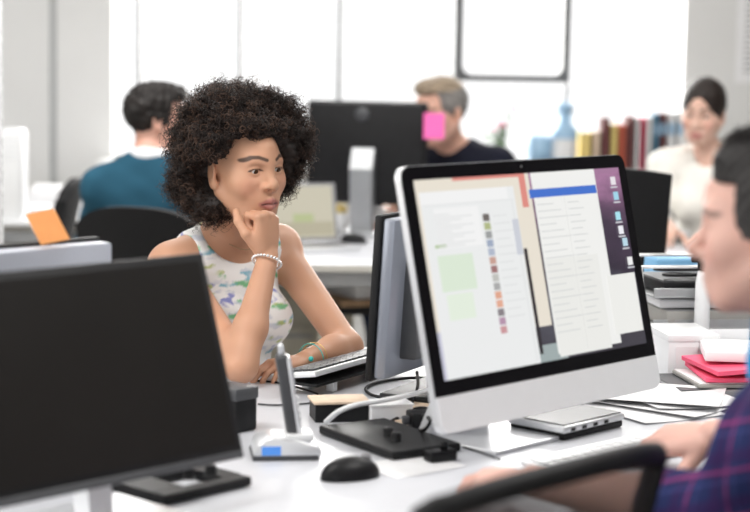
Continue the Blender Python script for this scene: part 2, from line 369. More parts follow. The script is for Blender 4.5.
    for k, c_ in enumerate([(.16, .14, .13), (.45, .50, .25), (.35, .36, .36), (.36, .42, .55), (.45, .50, .62), (.60, .36, .30), (.36, .18, .18), (.55, .55, .52), (.42, .42, .42), (.78, .40, .28), (.80, .42, .30), (.25, .22, .24), (.48, .30, .42), (.62, .32, .34)]):
        lit(c_, .9); rect(xa+.158, za-.046-k*.0155-.013, xa+.176, za-.046-k*.0155)
    lit((.02, .015, .02)); rect(xr, zb_-.004, xr+.010, za-.115)
    lit((.60, .62, .68)); rect(xr-.02, za-.125, xr-.002, za-.06)
    # desktop icons
    for px, py, c_ in ((612, 181, (.8, .75, .8)), (615, 196, (.35, .65, .8)), (617, 216, (.4, .75, .85)), (620, 230, (.85, .85, .9)), (624, 242, (.5, .7, .8)), (629, 261, (.85, .85, .85))):
        lit(c_); x, z = sc(px, py); x = min(x, X1-.012); rect(x-.008, z-.008, x+.008, z+.008)
        lit((.6, .6, .65)); rect(x-.011, z-.014, x+.011, z-.011)
    b.build('screen', mats, t)
    return t
imac()

def monitor(name, label, loc, rz, Wd, Ht, clear, tilt, shell, screen, group=None, foot='plate', edge=None, thick=.03, col=.07):
    """a flat monitor: front towards local -y"""
    t = thing(name, label, 'monitor', loc, rz, group)
    PM = Matrix.Translation((0, 0, clear)) @ Matrix.Rotation(-tilt, 4, 'X')
    b = MB(); b.box((0, .008, Ht/2), (Wd, .016, Ht), .004, 2, PM); b.build('bezel', M['black2'], t, True)
    b = MB(); b.box((0, .008+.008+thick/2-.004, Ht/2), (Wd-.012, thick-.008, Ht-.012), .006, 2, PM); b.build('back_shell', shell, t, True)
    b = MB(); b.box((0, -.0006, Ht/2+.004), (Wd-.028, .0012, Ht-.036), 0, 1, PM); b.build('screen', screen, t)
    if edge is not None:
        b = MB(); b.box((0, .006, .006), (Wd-.004, .016, .013), .003, 2, PM); b.build('lower_bezel', edge, t, True)
    tz_ = math.tan(tilt); ky = lambda z: thick+tz_*(z-clear)
    b = MB(); b.poly([(.04, .012), (.075, .012), (ky(clear+Ht*.35)+.05, clear+Ht*.35), (ky(clear+Ht*.55)+.022, clear+Ht*.55), (ky(clear+Ht*.55)-.002, clear+Ht*.55), (ky(clear+Ht*.3)-.002, clear+Ht*.3)], (-col/2, col/2), 'x', None)
    b.build('neck', M['dgrey'] if foot == 'plate' else foot, t)
    b = MB(); b.box((0, .06, .007), (.24, .18, .014), .005); b.build('foot', M['black2'] if foot == 'plate' else foot, t, True)
    return t
# switched-off monitor at the left, facing the viewer
pr = on(245, 460, .80); lm = Vector((pr.x, pr.y, DZ))-U*.255
m1 = monitor('computer_monitor', 'black switched-off monitor facing us at the lower left corner', lm, TH, .51, .335, .075, math.radians(18), M['black2'], M['offscr'], edge=M['dgrey'], foot=M['alu'], col=.045)
# monitor backs on the woman's side
def back_corner(px, py_top, Y):
    return at(px, py_top, Y)
a2 = math.radians(63)
cl_ = at(364, 378, 3.55); dirn = Vector((math.cos(a2), math.sin(a2), 0))
m2 = monitor('computer_monitor', 'black edged monitor turned away with dark column, before the woman', Vector((cl_.x, cl_.y, DZ))+dirn*.245, a2+PI, .49, .335, .062, math.radians(3), M['dsil'], M['offscr'], thick=.035)
box('cable_cover', (.150, .060, .20), (.055, .045, .20), M['dgrey'], m2, bevel=.006)
cl3 = at(95, 236, 3.18); m3 = monitor('computer_monitor', 'blue-grey back of a monitor with an orange note on top', Vector((cl3.x, cl3.y, DZ))-U*.27, TH+PI, .54, .33, cl3.z-DZ-.33, 0, M['bluesil'], M['offscr'], thick=.05)
b = MB(); o1, o2 = at(41, 245, 3.02), at(70, 239, 3.06); sh_ = at(25, 214, 3.05)-o1
b.quad([o1, o2, o2+sh_, o1+sh_]); b.bm.verts.ensure_lookup_table()
r = bmesh.ops.solidify(b.bm, geom=b.bm.faces[:], thickness=.002)
o = b.build('sticky_note', M['orange']); tag(o, 'orange paper note stuck on the top edge of the left monitor back', 'note')

# black flat base plates with pegs
def base_plate(label, loc, rz, L, D, hole, group):
    t = thing('base_plate', label, 'plate', loc, rz, group)
    b = MB()
    if hole:
        b.box((0, -D*.40, .010), (L, D*.20, .016), .003); b.box((0, D*.36, .010), (L, D*.28, .016), .003)
        b.box((-L*.33, -.04*D, .010), (L*.34, D*.53, .016), .0); b.box((L*.40, -.04*D, .010), (L*.2, D*.53, .016), .0)
    else: b.box((0, 0, .010), (L, D, .016), .004)
    b.build('plate', M['black2'], t)
    for x, y in ((.015, -.01), (.055, -.02)):
        b = MB(); b.lathe([(0, .034), (.008, .034), (.010, .030), (.010, .018), (.013, .016)], (x, y, 0), 12); b.build('peg', M['black'], t)
    for x in (-1, 1): box('rubber_foot', (x*L*.4, 0, .001), (.03, D*.7, .002), M['black'], t)
    return t
def plate_from(a, b_, c_):
    A_, B_, C_ = on(*a), on(*b_), on(*c_); e = B_-A_; q = math.atan2(e.y, e.x); nn = Vector((-math.sin(q), math.cos(q), 0)); D_ = (C_-A_).dot(nn); return (A_+B_)/2+nn*D_/2, q, e.length, abs(D_)
P1 = plate_from((318, 436), (386, 461), (446, 446)); P2 = plate_from((165, 507), (252, 487), (104, 489))
print('plates', P1[1:], P2[1:])
base_plate('black flat base plate with two pegs behind the mouse', P1[0], P1[1], P1[2]+.02, .15, False, 'black base plates on the front desk')
base_plate('black flat base plate with square opening under the switched-off monitor', P2[0], P2[1], P2[2], P2[3], True, 'black base plates on the front desk')

# mouse
def mouse(label, loc, rz, m, sc=1.0):
    t = thing('computer_mouse', label, 'mouse', loc, rz)
    pr = []
    b = MB(); b.ball((0, 0, .004), (.031*sc, .055*sc, .034*sc), 24)
    bmesh.ops.bisect_plane(b.bm, geom=b.bm.verts[:]+b.bm.edges[:]+b.bm.faces[:], plane_co=(0, 0, .0005), plane_no=(0, 0, -1), clear_outer=True)
    b.build('shell', m, t, True)
    MB().tube([(0, .012*sc, .0375*sc), (0, .05*sc, .018*sc)], .0012, 6).build('button_seam', M['dgrey'], t)
    b = MB(); b.lathe([(0, -.004), (.008, -.004), (.009, 0), (.008, .004), (0, .004)], n=14, mtx=Matrix.Translation((0, .03*sc, .033*sc)) @ Matrix.Rotation(PI/2, 4, 'Y')); b.build('scroll_wheel', M['mgrey'], t)
    return t
mouse('black computer mouse on the white desk in front', on(350, 478), math.radians(-62), M['black'], 1.0)

# cordless phone in its charging cradle
p = on(286, 455); t = thing('charging_cradle', 'silver charging cradle with a blue display on the front desk', 'cradle', p, math.radians(8))
b = MB(); b.poly([(-.058, 0), (.056, 0), (.06, .012), (.055, .025), (.02, .034), (-.03, .040), (-.055, .03), (-.062, .012)], (-.045, .045), 'y', None, .006); b.build('body', M['alu'], t, True)
b = MB(); b.box((-.004, 0, .004), (.118, .094, .012), .004); b.build('base_rim', M['dgrey'], t, True)
box('display', (-.03, -.0455, .018), (.034, .002, .016), M['lcd'], t, bevel=.0006)
b = MB(); b.box((.022, 0, .036), (.05, .06, .014), .005); b.build('handset_socket', M['white'], t, True)
t2 = thing('cordless_handset', 'slim silver and grey cordless handset standing in the cradle', 'phone', p+Vector((.012, .005, .036)), math.radians(8))
HM = Matrix.Rotation(math.radians(-9), 4, 'Y')
b = MB(); b.box((0, 0, .075), (.022, .046, .15), .009, 3, HM); b.build('body', M['dgrey'], t2, True)
b = MB(); b.box((.009, 0, .074), (.012, .044, .140), .005, 2, HM); b.build('face', M['alu'], t2, True)
MB().lathe([(0, 0), (.006, 0), (.0055, .016), (.003, .02), (0, .02)], (0, -.012, .149), 12, HM).build('aerial', M['alu'], t2)
for r_ in range(4):
    for c_ in range(3): box('key', (.0162, -.013+c_*.013, .03+r_*.012), (.003, .009, .007), M['white'], t2, bevel=.001, mtx=HM)
box('display', (.0156, 0, .108), (.002, .03, .032), M['mgrey'], t2, mtx=HM)

# dark box behind the switched-off monitor
p = on(238, 436); t = thing('speaker_box', 'dark blue-grey box behind the right edge of the switched-off monitor', 'box', p+Vector((-.012, .06, 0)), TH)
b = MB(); b.box((0, 0, .04), (.055, .07, .08), .005); b.build('body', M['black2'], t, True)
b = MB(); b.box((0, 0, .073), (.059, .074, .024), .004); b.build('lid', M['dgrey'], t, True)

# woman's keyboard on a raised white stand
def keyboard(label, mtx_loc, rz, L, D, body, keym, rows=5, colsn=15, h=.012, tilt=0.06, rise=0.0, group=None):
    t = thing('computer_keyboard', label, 'keyboard', mtx_loc, rz, group)
    K = Matrix.Translation((0, 0, rise)) @ Matrix.Rotation(tilt, 4, 'X')
    b = MB(); b.box((0, 0, h/2+.004), (L, D, h), .004, 2, K); b.build('body', body, t, True)
    kw, kd = (L-.02)/colsn, (D-.018)/rows
    for r_ in range(rows):
        skip = 0
        for c_ in range(colsn):
            if r_ == 0 and 4 <= c_ <= 9:
                if c_ == 4: box('key', (-L/2+.01+kw*7, -D/2+.009+kd*.5, h+.006), (kw*6-.003, kd-.003, .005), keym, t, bevel=.001, mtx=K)
                continue
            box('key', (-L/2+.01+kw*(c_+.5), -D/2+.009+kd*(r_+.5), h+.006), (kw-.003, kd-.003, .005), keym, t, bevel=.001, mtx=K)
    return t
pa, pb = on(282, 392), on(372, 366); c_ = (pa+pb)/2; ang = math.atan2((pb-pa).y, (pb-pa).x)
nrm = Vector((-math.sin(ang), math.cos(ang), 0))
t = keyboard('white keyboard with dark keys, raised on a stand before the woman', c_-nrm*.05, ang+PI, .42, .095, M['white'], M['dgrey'], rise=.034, tilt=.15)
for x in (-.12, .12):
    box('stand_leg', (x, .03, .012), (.018, .02, .024), M['white'], t, bevel=.003); box('stand_leg', (x, -.03, .012), (.018, .02, .024), M['white'], t, bevel=.003)
box('stand_tray', (0, 0, .024), (.40, .088, .006), M['black'], t, bevel=.002)

# man's keyboard
kc = un(2.63, -1.83, DZ)
keyboard('slim white keyboard under the hands of the man in plaid', kc, TH+math.radians(-3), .44, .115, M['white'], M['white'], h=.010, tilt=.05, rise=.003)

# drive beside the foot of the computer
dc = un(2.755, -2.055, DZ); t = thing('external_drive', 'black and silver portable drive lying beside the computer foot', 'drive', dc, TH)
b = MB(); b.box((0, 0, .0075), (.190, .13, .014), .004); b.build('bottom_case', M['black'], t, True)
b = MB(); b.box((0, 0, .021), (.195, .135, .014), .004); b.build('top_case', M['alu'], t, True)
b = MB(); b.box((0, 0, .0295), (.183, .123, .002)); b.build('lid', M['dgrey'], t)
for k in range(4): box('port', (-.07+k*.035, -.068, .020), (.012, .002, .006), M['black'], t)

# clutter in the middle: boxes, cards, cables
p = on(338, 424); t = thing('small_carton', 'black sided box with a tan top between keyboard and base plate', 'box', p+Vector((0, .05, 0)), math.radians(12))
b = MB(); b.box((0, 0, .018), (.105, .07, .036), .002); b.build('body', M['black2'], t)
box('lid', (0, 0, .0385), (.112, .076, .005), M['tan'], t, bevel=.001)
p = on(388, 424); t = thing('small_carton', 'small white box among the cables behind the base plate', 'box', p+Vector((0, .045, 0)), math.radians(16))
b = MB(); b.box((0, 0, .016), (.085, .06, .032), .002); b.build('body', M['paper'], t)
box('lid', (0, 0, .0335), (.088, .063, .003), M['paper'], t)
for i, (px, py, a_, m_, lb) in enumerate([(415, 412, 20, 'paper', 'white folded sheet below the cables'), (412, 398, -5, 'tan', 'tan card lying under the black cables'), (424, 424, 35, 'tan', 'tan card beside the corner of the computer chin')]):
    t = box('loose_card', (0, 0, .002), (.10, .06, .002), M[m_], None); move_to(t, on(px, py)+Vector((0, 0, .0005+.002*i)), math.radians(a_)); tag(t, lb, 'card')
p = on(440, 461); t = thing('usb_hub', 'small black hub with a stub beside the computer foot', 'hub', p, math.radians(30))
b = MB(); b.box((0, 0, .011), (.055, .03, .02), .004); b.build('body', M['black'], t, True)
MB().lathe([(0, .0), (.007, 0), (.007, .014), (0, .016)], (.008, 0, .020), 12).build('knob', M['black'], t)
p = on(426, 428); t = thing('power_adapter', 'black adapter block at the left corner of the computer', 'adapter', p, math.radians(15))
b = MB(); b.box((0, 0, .017), (.07, .05, .034), .005); b.build('body', M['black'], t, True); box('plug_collar', (-.04, 0, .017), (.014, .018, .016), M['dgrey'], t, bevel=.003)
def cable(label, pix, r, m, lift=None, name='cable'):
    pts = [on(x, y, DZ+r+.001+(lift[i] if lift else 0)) for i, (x, y) in enumerate(pix)]
    o = MB().tube(pts, r, 8, 6).build(name, M[m]); return tag(o, label, 'cable')
cable('black cable looping on the desk below the middle monitor', [(470, 385), (440, 379), (410, 378), (380, 382), (366, 388), (372, 395), (392, 398), (418, 396), (436, 391)], .0035, 'black')
cable('black cable hanging behind the middle monitor down to the desk', [(417, 372), (418, 385), (414, 398), (408, 412), (405, 424)], .0035, 'black', [.12, .05, .02, .0, .0])
cable('black wavy cable with a kink behind the base plate', [(377, 405), (380, 412), (392, 408), (408, 399), (424, 396), (440, 401), (452, 405)], .004, 'black', [.0, .0, .0, .005, .0, 0, 0])
cable('thick white cable curving across the clutter behind the base plate', [(326, 422), (338, 412), (356, 405), (380, 401), (405, 396), (425, 391), (445, 386)], .0055, 'white', [.0, .03, .045, .045, .04, .02, 0])
cable('black cable crossing under the white cable toward the computer', [(372, 418), (384, 424), (402, 416), (420, 408), (440, 414)], .004, 'black', [0, .0, .004, .02, .0])
cable('black cable coil end beside the power adapter', [(404, 424), (410, 416), (420, 414), (430, 420), (424, 430), (412, 430)], .0035, 'black', [0, .012, .02, .04, .02, 0])
cable('thin black cable beside the raised keyboard', [(236, 380), (262, 381), (280, 383), (300, 388), (318, 394)], .0022, 'black')
cable('thin dark cable running left behind the cordless phone', [(258, 404), (275, 405), (300, 404), (318, 402)], .002, 'dgrey')
cable('thin dark cable lying between adapter and computer foot', [(440, 430), (448, 441), (470, 449), (500, 459)], .002, 'dgrey')

# ------------------------------------------------------------------ papers and trays at the right end of the desk
def sheet(px, py, a_, lb, w_=.21, d_=.297, z=0.0, m_='paper', bend=.0):
    b = MB(); n_ = 6
    for i in range(n_):
        for s_ in (0,):
            x0, x1 = -w_/2+w_*i/n_, -w_/2+w_*(i+1)/n_
            f = lambda x: bend*(2*x/w_)**2
            b.quad([(x0, -d_/2, f(x0)), (x1, -d_/2, f(x1)), (x1, d_/2, f(x1)), (x0, d_/2, f(x0))])
    bmesh.ops.remove_doubles(b.bm, verts=b.bm.verts[:], dist=1e-5); bmesh.ops.solidify(b.bm, geom=b.bm.faces[:], thickness=-.0008)
    o = b.build('paper_sheet', M[m_]); move_to(o, on(px, py)+Vector((0, 0, z)), math.radians(a_)); return tag(o, lb, 'paper')
for i, (px, py, a_, lb) in enumerate([(640, 407, 30, 'lowest white sheet of the loose pile right of the drive'), (655, 404, 52, 'white sheet skewed on the loose pile right of the drive'), (668, 399, 20, 'white sheet of the loose pile nearest the white box'), (650, 402, 75, 'topmost white sheet of the loose pile right of the drive')]):
    sheet(px, py, a_, lb, z=.001+.0045*i, bend=.003+.001*i)
sheet(410, 466, 40, 'white sheet under the base plate and mouse', .16, .12, .0004)
def slab(name, label, cat, cen, d, m, rz=TH, lid=None, ch='cover'):
    t = thing(name, label, cat, cen, rz)
    b = MB(); b.box((0, 0, d[2]/2), d, min(.004, d[2]*.3)); b.build('body', m, t, True)
    if lid is not None: box(ch, (0, 0, d[2]+.0008), (d[0]-.008, d[1]-.008, .0016), lid, t)
    return t
bx = on(679, 381); RB = bx
t = thing('white_box', 'white box with a small tan label at the right end of desk', 'box', bx+Vector((.02, .10, 0)), math.radians(8))
b = MB(); b.box((0, 0, .05), (.115, .17, .10), .003); b.build('carton', M['white'], t, True)
box('lid_rim', (0, 0, .094), (.119, .174, .016), M['white'], t, bevel=.002)
box('label', (.028, -.0862, .062), (.016, .001, .034), M['tan'], t); box('panel', (-.015, -.0862, .05), (.05, .001, .05), M['paper'], t)
lp = on(728, 398)+Vector((.02, .10, 0)); slab('closed_laptop', 'closed dark grey laptop lying under the pink folder', 'laptop', lp, (.30, .2, .018), M['mgrey'], math.radians(12), M['dgrey'], 'lid')
box('book_block', (0, 0, 0), (.001, .001, .001), M['paper']) if False else None
slab('paper_pad', 'thin white topped pad on the closed laptop', 'pad', lp+Vector((.03, .0, .0205)), (.26, .18, .009), M['greyb'], math.radians(9), M['paper'])
for k, (dz, a_, lb) in enumerate([(.034, 4, 'lower hot pink folder on the pad and laptop'), (.052, 14, 'upper hot pink folder bulging under white papers')]):
    b = MB(); n_ = 8; W_, D_ = .27, .19
    for i in range(n_):
        x0, x1 = -W_/2+W_*i/n_, -W_/2+W_*(i+1)/n_
        f = lambda x: .004*math.sin(x*17+k)
        b.quad([(x0, -D_/2, f(x0)), (x1, -D_/2, f(x1)), (x1, D_/2, f(x1)+.002), (x0, D_/2, f(x0)+.002)])
    bmesh.ops.remove_doubles(b.bm, verts=b.bm.verts[:], dist=1e-5); bmesh.ops.solidify(b.bm, geom=b.bm.faces[:], thickness=-.009)
    o = b.build('pink_folder', M['pinkf']); move_to(o, lp+Vector((.06, .0, dz+.003)), math.radians(a_)); tag(o, lb, 'folder', 'pink folders')
slab('paper_stack', 'white papers on top of the pink folders', 'papers', lp+Vector((.07, .02, .069)), (.25, .17, .022), M['paper'], math.radians(-6), M['paper'])
# silver wire letter tray behind
tp = on(664, 372)+Vector((.0, .16, 0)); tz = math.radians(10)
t = thing('letter_tray', 'silver wire letter tray rack stacked with papers at right', 'tray', tp, tz)
for x in (0, .34):
    for y in (0, .24): MB().tube([(x-.012 if y == 0 else x, y, 0), (x-.04 if y == 0 and x == 0 else x, y, .222)], .0055, 8).build('post', M['silver'], t)
for z in (.075, .150):
    b = MB(); b.box((.17, .12, z), (.35, .25, .004), .001); b.box((.17, -.002, z+.010), (.35, .004, .022), .001); b.box((.17, .24, z+.012), (.35, .004, .026), .001); b.build('shelf', M['steel'], t)
MB().tube([(-.04, 0, .222), (.34, 0, .222)], .004, 8).build('rail', M['silver'], t); MB().tube([(0, .24, .222), (.34, .24, .222)], .004, 8).build('rail', M['silver'], t)
TM = Matrix.Translation(tp) @ Matrix.Rotation(tz, 4, 'Z')
slab('ring_binder', 'grey binder lying on the lower shelf of letter tray', 'binder', TM @ Vector((.18, .11, .078)), (.31, .22, .038), M['greyb'], tz+.03, M['mgrey'])
slab('paper_stack', 'white papers on the lower shelf above the grey binder', 'papers', TM @ Vector((.17, .12, .1205)), (.30, .21, .018), M['paper'], tz-.02, M['paper'])
slab('document_wallet', 'black wallet lying on the upper shelf of the letter tray', 'wallet', TM @ Vector((.12, .12, .153)), (.2, .19, .03), M['black2'], tz+.05, M['black'])
t = thing('spiral_notebook', 'grey spiral bound notebook on the upper shelf of letter tray', 'notebook', TM @ Vector((.275, .10, .153)), tz)
b = MB(); b.box((0, 0, .012), (.085, .18, .022), .002); b.build('cover', M['mgrey'], t)
b = MB()
for k in range(16): b.tube([(-.045+.006*math.cos(a), -.08+k*.0105, .013+.014*math.sin(a)) for a in np.linspace(0, 2*PI, 9)], .0012, 5)
b.build('spiral', M['silver'], t)
# blue box, bottle with black cap
p = on(690, 318); slab('card_box', 'sky blue card box behind the letter tray', 'box', TM @ Vector((.15, .33, 0)), (.11, .1, .205), M['blue'], tz, M['blue'], 'lid')
t = thing('spray_bottle', 'white bottle with a black cap before the letter tray', 'bottle', TM @ Vector((.098, -.05, 0)), 0)
b = MB(); b.lathe([(0, 0), (.016, 0), (.018, .004), (.018, .19), (.014, .215), (.011, .22), (0, .22)], n=20); b.build('body', M['white'], t)
b = MB(); b.lathe([(0, .22), (.015, .22), (.015, .25), (.010, .257), (0, .257)], n=16); b.box((-.015, 0, .245), (.03, .014, .014), .003); b.build('cap', M['black'], t)

pts = [TM @ Vector((.09+.055*math.cos(a)+.01*k, .05+.04*math.sin(a), .188+.006*k)) for k, a in enumerate(np.linspace(0, 11, 22)*1.0)] if False else [TM @ Vector((.10+(.05+.002*i)*math.cos(i*.55), .06+.04*math.sin(i*.55), .189+.0012*i)) for i in range(26)]
tag(MB().tube(pts, .004, 8, 3).build('cable', M['black']), 'coiled black cable lying on the black wallet in the letter tray', 'cable')
t = box('loose_card', (0, 0, .002), (.12, .07, .002), M['tan'], None); move_to(t, on(404, 408)+Vector((0, 0, .001)), math.radians(50)); tag(t, 'tan card between the small white box and the black cables', 'card')
# ------------------------------------------------------------------ smooth solid modelling for bodies, hair and clothes
class Field:
    def __init__(s, xs, ys, zs):
        s.ax = [np.asarray(a, np.float32) for a in (xs, ys, zs)]; s.F = np.full([len(a) for a in s.ax], .5, np.float32)
    def sl(s, lo, hi):
        r = []
        for a, l, h in zip(s.ax, lo, hi):
            i, j = np.searchsorted(a, l), np.searchsorted(a, h)
            if j <= i: return None, None
            r.append(slice(max(i-1, 0), j+1))
        r = tuple(r); g = np.meshgrid(*[a[q] for a, q in zip(s.ax, r)], indexing='ij', sparse=True)
        return r, g
    def apply(s, prim, infl=0.0, mode='u', kk=None):
        lo, hi, fn, k = prim; k = k if kk is None else kk; m = k+abs(infl)+.025
        r, g = s.sl(lo-m, hi+m)
        if r is None: return
        d = fn(*g)-np.float32(infl); A = s.F[r]
        if mode == 'u':
            if k > 0:
                h = np.maximum(k-np.abs(A-d), 0)/k; s.F[r] = np.minimum(A, d)-h*h*(k*.25)
            else: s.F[r] = np.minimum(A, d)
        else:
            if k > 0:
                h = np.maximum(k-np.abs(A+d), 0)/k; s.F[r] = np.maximum(A, -d)+h*h*(k*.25)
            else: s.F[r] = np.maximum(A, -d)
    def all(s, prims, infl=0.0, mode='u', kk=None):
        for p in prims: s.apply(p, infl, mode, kk)
        return s
    def grid(s): return np.meshgrid(*s.ax, indexing='ij', sparse=True)
    def mesh(s):
        F = s.F; n = F.shape; I = F < 0
        c = np.zeros([q-1 for q in n], np.int8)
        for dx in (0, 1):
            for dy in (0, 1):
                for dz in (0, 1): c += I[dx:n[0]-1+dx, dy:n[1]-1+dy, dz:n[2]-1+dz]
        act = np.argwhere((c > 0) & (c < 8)); idx = np.full(c.shape, -1, np.int32); idx[tuple(act.T)] = np.arange(len(act))
        acc = np.zeros((len(act), 3)); cnt = np.zeros(len(act)); off = [(a, b, d) for a in (0, 1) for b in (0, 1) for d in (0, 1)]
        val = {o: F[act[:, 0]+o[0], act[:, 1]+o[1], act[:, 2]+o[2]] for o in off}
        pos = {o: np.stack([s.ax[q][act[:, q]+o[q]] for q in range(3)], 1) for o in off}
        for i, a in enumerate(off):
            for b in off[i+1:]:
                if sum(abs(x-y) for x, y in zip(a, b)) != 1: continue
                va, vb = val[a], val[b]; m = (va < 0) != (vb < 0); t = np.where(m, va/np.where(m, va-vb, 1), 0)[:, None]
                acc += np.where(m[:, None], pos[a]*(1-t)+pos[b]*t, 0); cnt += m
        V = acc/cnt[:, None]; Q = []
        for ax in range(3):
            a, b = [q for q in range(3) if q != ax]; o = [slice(None)]*3; p = [slice(None)]*3; o[ax] = slice(0, -1); p[ax] = slice(1, None)
            e = np.argwhere(I[tuple(o)] != I[tuple(p)]); ok = (e[:, a] > 0) & (e[:, b] > 0) & (e[:, a] < n[a]-1) & (e[:, b] < n[b]-1); e = e[ok]
            flip = ~I[e[:, 0], e[:, 1], e[:, 2]]
            if ax == 1: flip = ~flip
            def cell(da, db): q = e.copy(); q[:, a] -= da; q[:, b] -= db; return idx[tuple(q.T)]
            f = np.stack([cell(1, 1), cell(0, 1), cell(0, 0), cell(1, 0)], 1); f[flip] = f[flip][:, ::-1]; Q.append(f)
        return V, np.concatenate(Q)
def mk_mesh(name, V, Q, m, parent=None, col=None, relax=0):
    if relax:
        e = np.concatenate([Q[:, [0, 1]], Q[:, [1, 2]], Q[:, [2, 3]], Q[:, [3, 0]]])
        for _ in range(relax):
            A = np.zeros_like(V); c = np.zeros(len(V)); np.add.at(A, e[:, 0], V[e[:, 1]]); np.add.at(A, e[:, 1], V[e[:, 0]]); np.add.at(c, e[:, 0], 1); np.add.at(c, e[:, 1], 1)
            V = V*.5+.5*A/np.maximum(c, 1)[:, None]
    me = bpy.data.meshes.new(name); k = Q.shape[1]
    me.vertices.add(len(V)); me.vertices.foreach_set('co', V.astype(np.float32).ravel())
    me.loops.add(Q.size); me.loops.foreach_set('vertex_index', Q.astype(np.int32).ravel())
    me.polygons.add(len(Q)); me.polygons.foreach_set('loop_start', np.arange(0, Q.size, k, dtype=np.int32)); me.polygons.foreach_set('loop_total', np.full(len(Q), k, np.int32))
    me.polygons.foreach_set('use_smooth', np.ones(len(Q), bool)); me.update(calc_edges=True); me.validate()
    if col is not None:
        c = np.ones((len(V), 4), np.float32); c[:, :3] = col(V); at_ = me.color_attributes.new('Col', 'FLOAT_COLOR', 'POINT'); at_.data.foreach_set('color', c.ravel())
    me.materials.append(m); o = bpy.data.objects.new(name, me); C.objects.link(o)
    if parent is not None: o.parent = parent
    return o
def axis(lo, hi, coarse, fine=(), fs=None):
    """grid positions: coarse steps, finer ones inside the given ranges"""
    out = [lo]
    while out[-1] < hi:
        st = coarse
        for a, b, h in fine:
            if a <= out[-1] < b: st = min(st, h)
            elif out[-1] < a: st = min(st, max(h, a-out[-1])) if a-out[-1] < coarse else st
        out.append(out[-1]+st)
    return np.array(out)
A3 = lambda *p: np.array(p, float)
def nz(v): v = np.asarray(v, float); return v/np.linalg.norm(v)
class Fr:
    """local frame: columns right, forward, up"""
    def __init__(s, o, f=(0, 1, 0), up=(0, 0, 1), sc=1.0, roll=0.0):
        s.o = np.asarray(o, float); f = nz(f); r = nz(np.cross(f, up)); u = np.cross(r, f)
        if roll: r, u = r*math.cos(roll)+u*math.sin(roll), u*math.cos(roll)-r*math.sin(roll)
        s.R = np.stack([r, f, u], 1); s.s = sc
    def w(s, *p): return s.o+s.R @ (np.array(p, float)*s.s)
    def loc(s, P): return ((P-s.o) @ s.R)/s.s
    def sub(s, o): q = Fr.__new__(Fr); q.o = s.w(*o); q.R = s.R; q.s = s.s; return q
def cap(a, b, ra, rb=None, k=.01):
    a, b = np.asarray(a, float), np.asarray(b, float); rb = ra if rb is None else rb; ba = b-a; q = max(ba @ ba, 1e-12); R_ = max(ra, rb)
    def fn(x, y, z):
        px, py, pz = x-a[0], y-a[1], z-a[2]; h = np.clip((px*ba[0]+py*ba[1]+pz*ba[2])/q, 0, 1).astype(np.float32)
        return np.sqrt((px-h*ba[0])**2+(py-h*ba[1])**2+(pz-h*ba[2])**2)-(ra+(rb-ra)*h)
    return np.minimum(a, b)-R_, np.maximum(a, b)+R_, fn, k
def ell(fr, c, r, k=.01, rot=None):
    o = fr.w(*c); R_ = fr.R if rot is None else fr.R @ np.array(rot.to_3x3() if hasattr(rot, 'to_3x3') else rot); rr = np.array(r, float)*fr.s
    ext = np.sqrt(((R_*rr[None, :])**2).sum(1))
    def fn(x, y, z):
        px, py, pz = x-o[0], y-o[1], z-o[2]; k0 = 0; k1 = 0
        for i in range(3):
            l = px*R_[0, i]+py*R_[1, i]+pz*R_[2, i]; k0 = k0+(l/rr[i])**2; k1 = k1+(l/rr[i]**2)**2
        k0 = np.sqrt(k0); return (k0*(k0-1)/np.maximum(np.sqrt(k1), 1e-9)).astype(np.float32)
    return o-ext, o+ext, fn, k*fr.s
def bxp(fr, c, h, k=.01, rnd=.0):
    o = fr.w(*c); hh = np.array(h, float)*fr.s-rnd; ext = np.abs(fr.R) @ (hh+rnd); R_ = fr.R
    def fn(x, y, z):
        px, py, pz = x-o[0], y-o[1], z-o[2]; q = [np.abs(px*R_[0, i]+py*R_[1, i]+pz*R_[2, i])-hh[i] for i in range(3)]
        return (np.sqrt(sum(np.maximum(t, 0)**2 for t in q))+np.minimum(np.maximum(np.maximum(q[0], q[1]), q[2]), 0)-rnd).astype(np.float32)
    return o-ext, o+ext, fn, k*fr.s
def lc(fr, a, b, ra, rb=None, k=.01): return cap(fr.w(*a), fr.w(*b), ra*fr.s, (ra if rb is None else rb)*fr.s, k*fr.s)
def wob(P, f, seed=0, n=5):
    g = np.random.default_rng(seed); o = np.zeros(len(P))
    for i in range(n):
        d = g.normal(size=3); d /= np.linalg.norm(d); o += np.sin(P @ d*f*(1+.35*i)+g.uniform(0, 7))/(1+.35*i)
    return o/2.0
# ---- head: x right, y forward, z up, origin between the ears at eye level
def head_prims(h, fem):
    P = []; e = lambda *a, **k: P.append(ell(h, *a, **k))
    e((0, -.015, .032), (.073, .097, .086), .02)
    e((0, .018, -.025), (.0625, .072, .088), .03); jw = .044 if fem else .052
    e((0, .028, -.078), (jw, .05, .036), .03)
    P.append(lc(h, (-.012, .066, -.103), (.012, .066, -.103), .0135 if fem else .017, k=.028))
    for s in (-1, 1):
        e((s*.040, .053, -.031), (.023, .022, .021), .04)
        P.append(lc(h, (s*.062, -.01, -.055), (s*.03, .05, -.098), .012, .012, .03))
    br = .0095 if fem else .013
    P.append(lc(h, (-.036, .071, .0185), (.036, .071, .0185), br, k=.022))
    P.append(lc(h, (0, .078, .016), (0, .078, .05), .018, .016, .03))
    return P
def face_cut(h, fem): return [ell(h, (s*.033, .096 if fem else .094, -.002), (.018, .0155, .0125) if fem else (.019, .016, .0135), .018) for s in (-1, 1)]
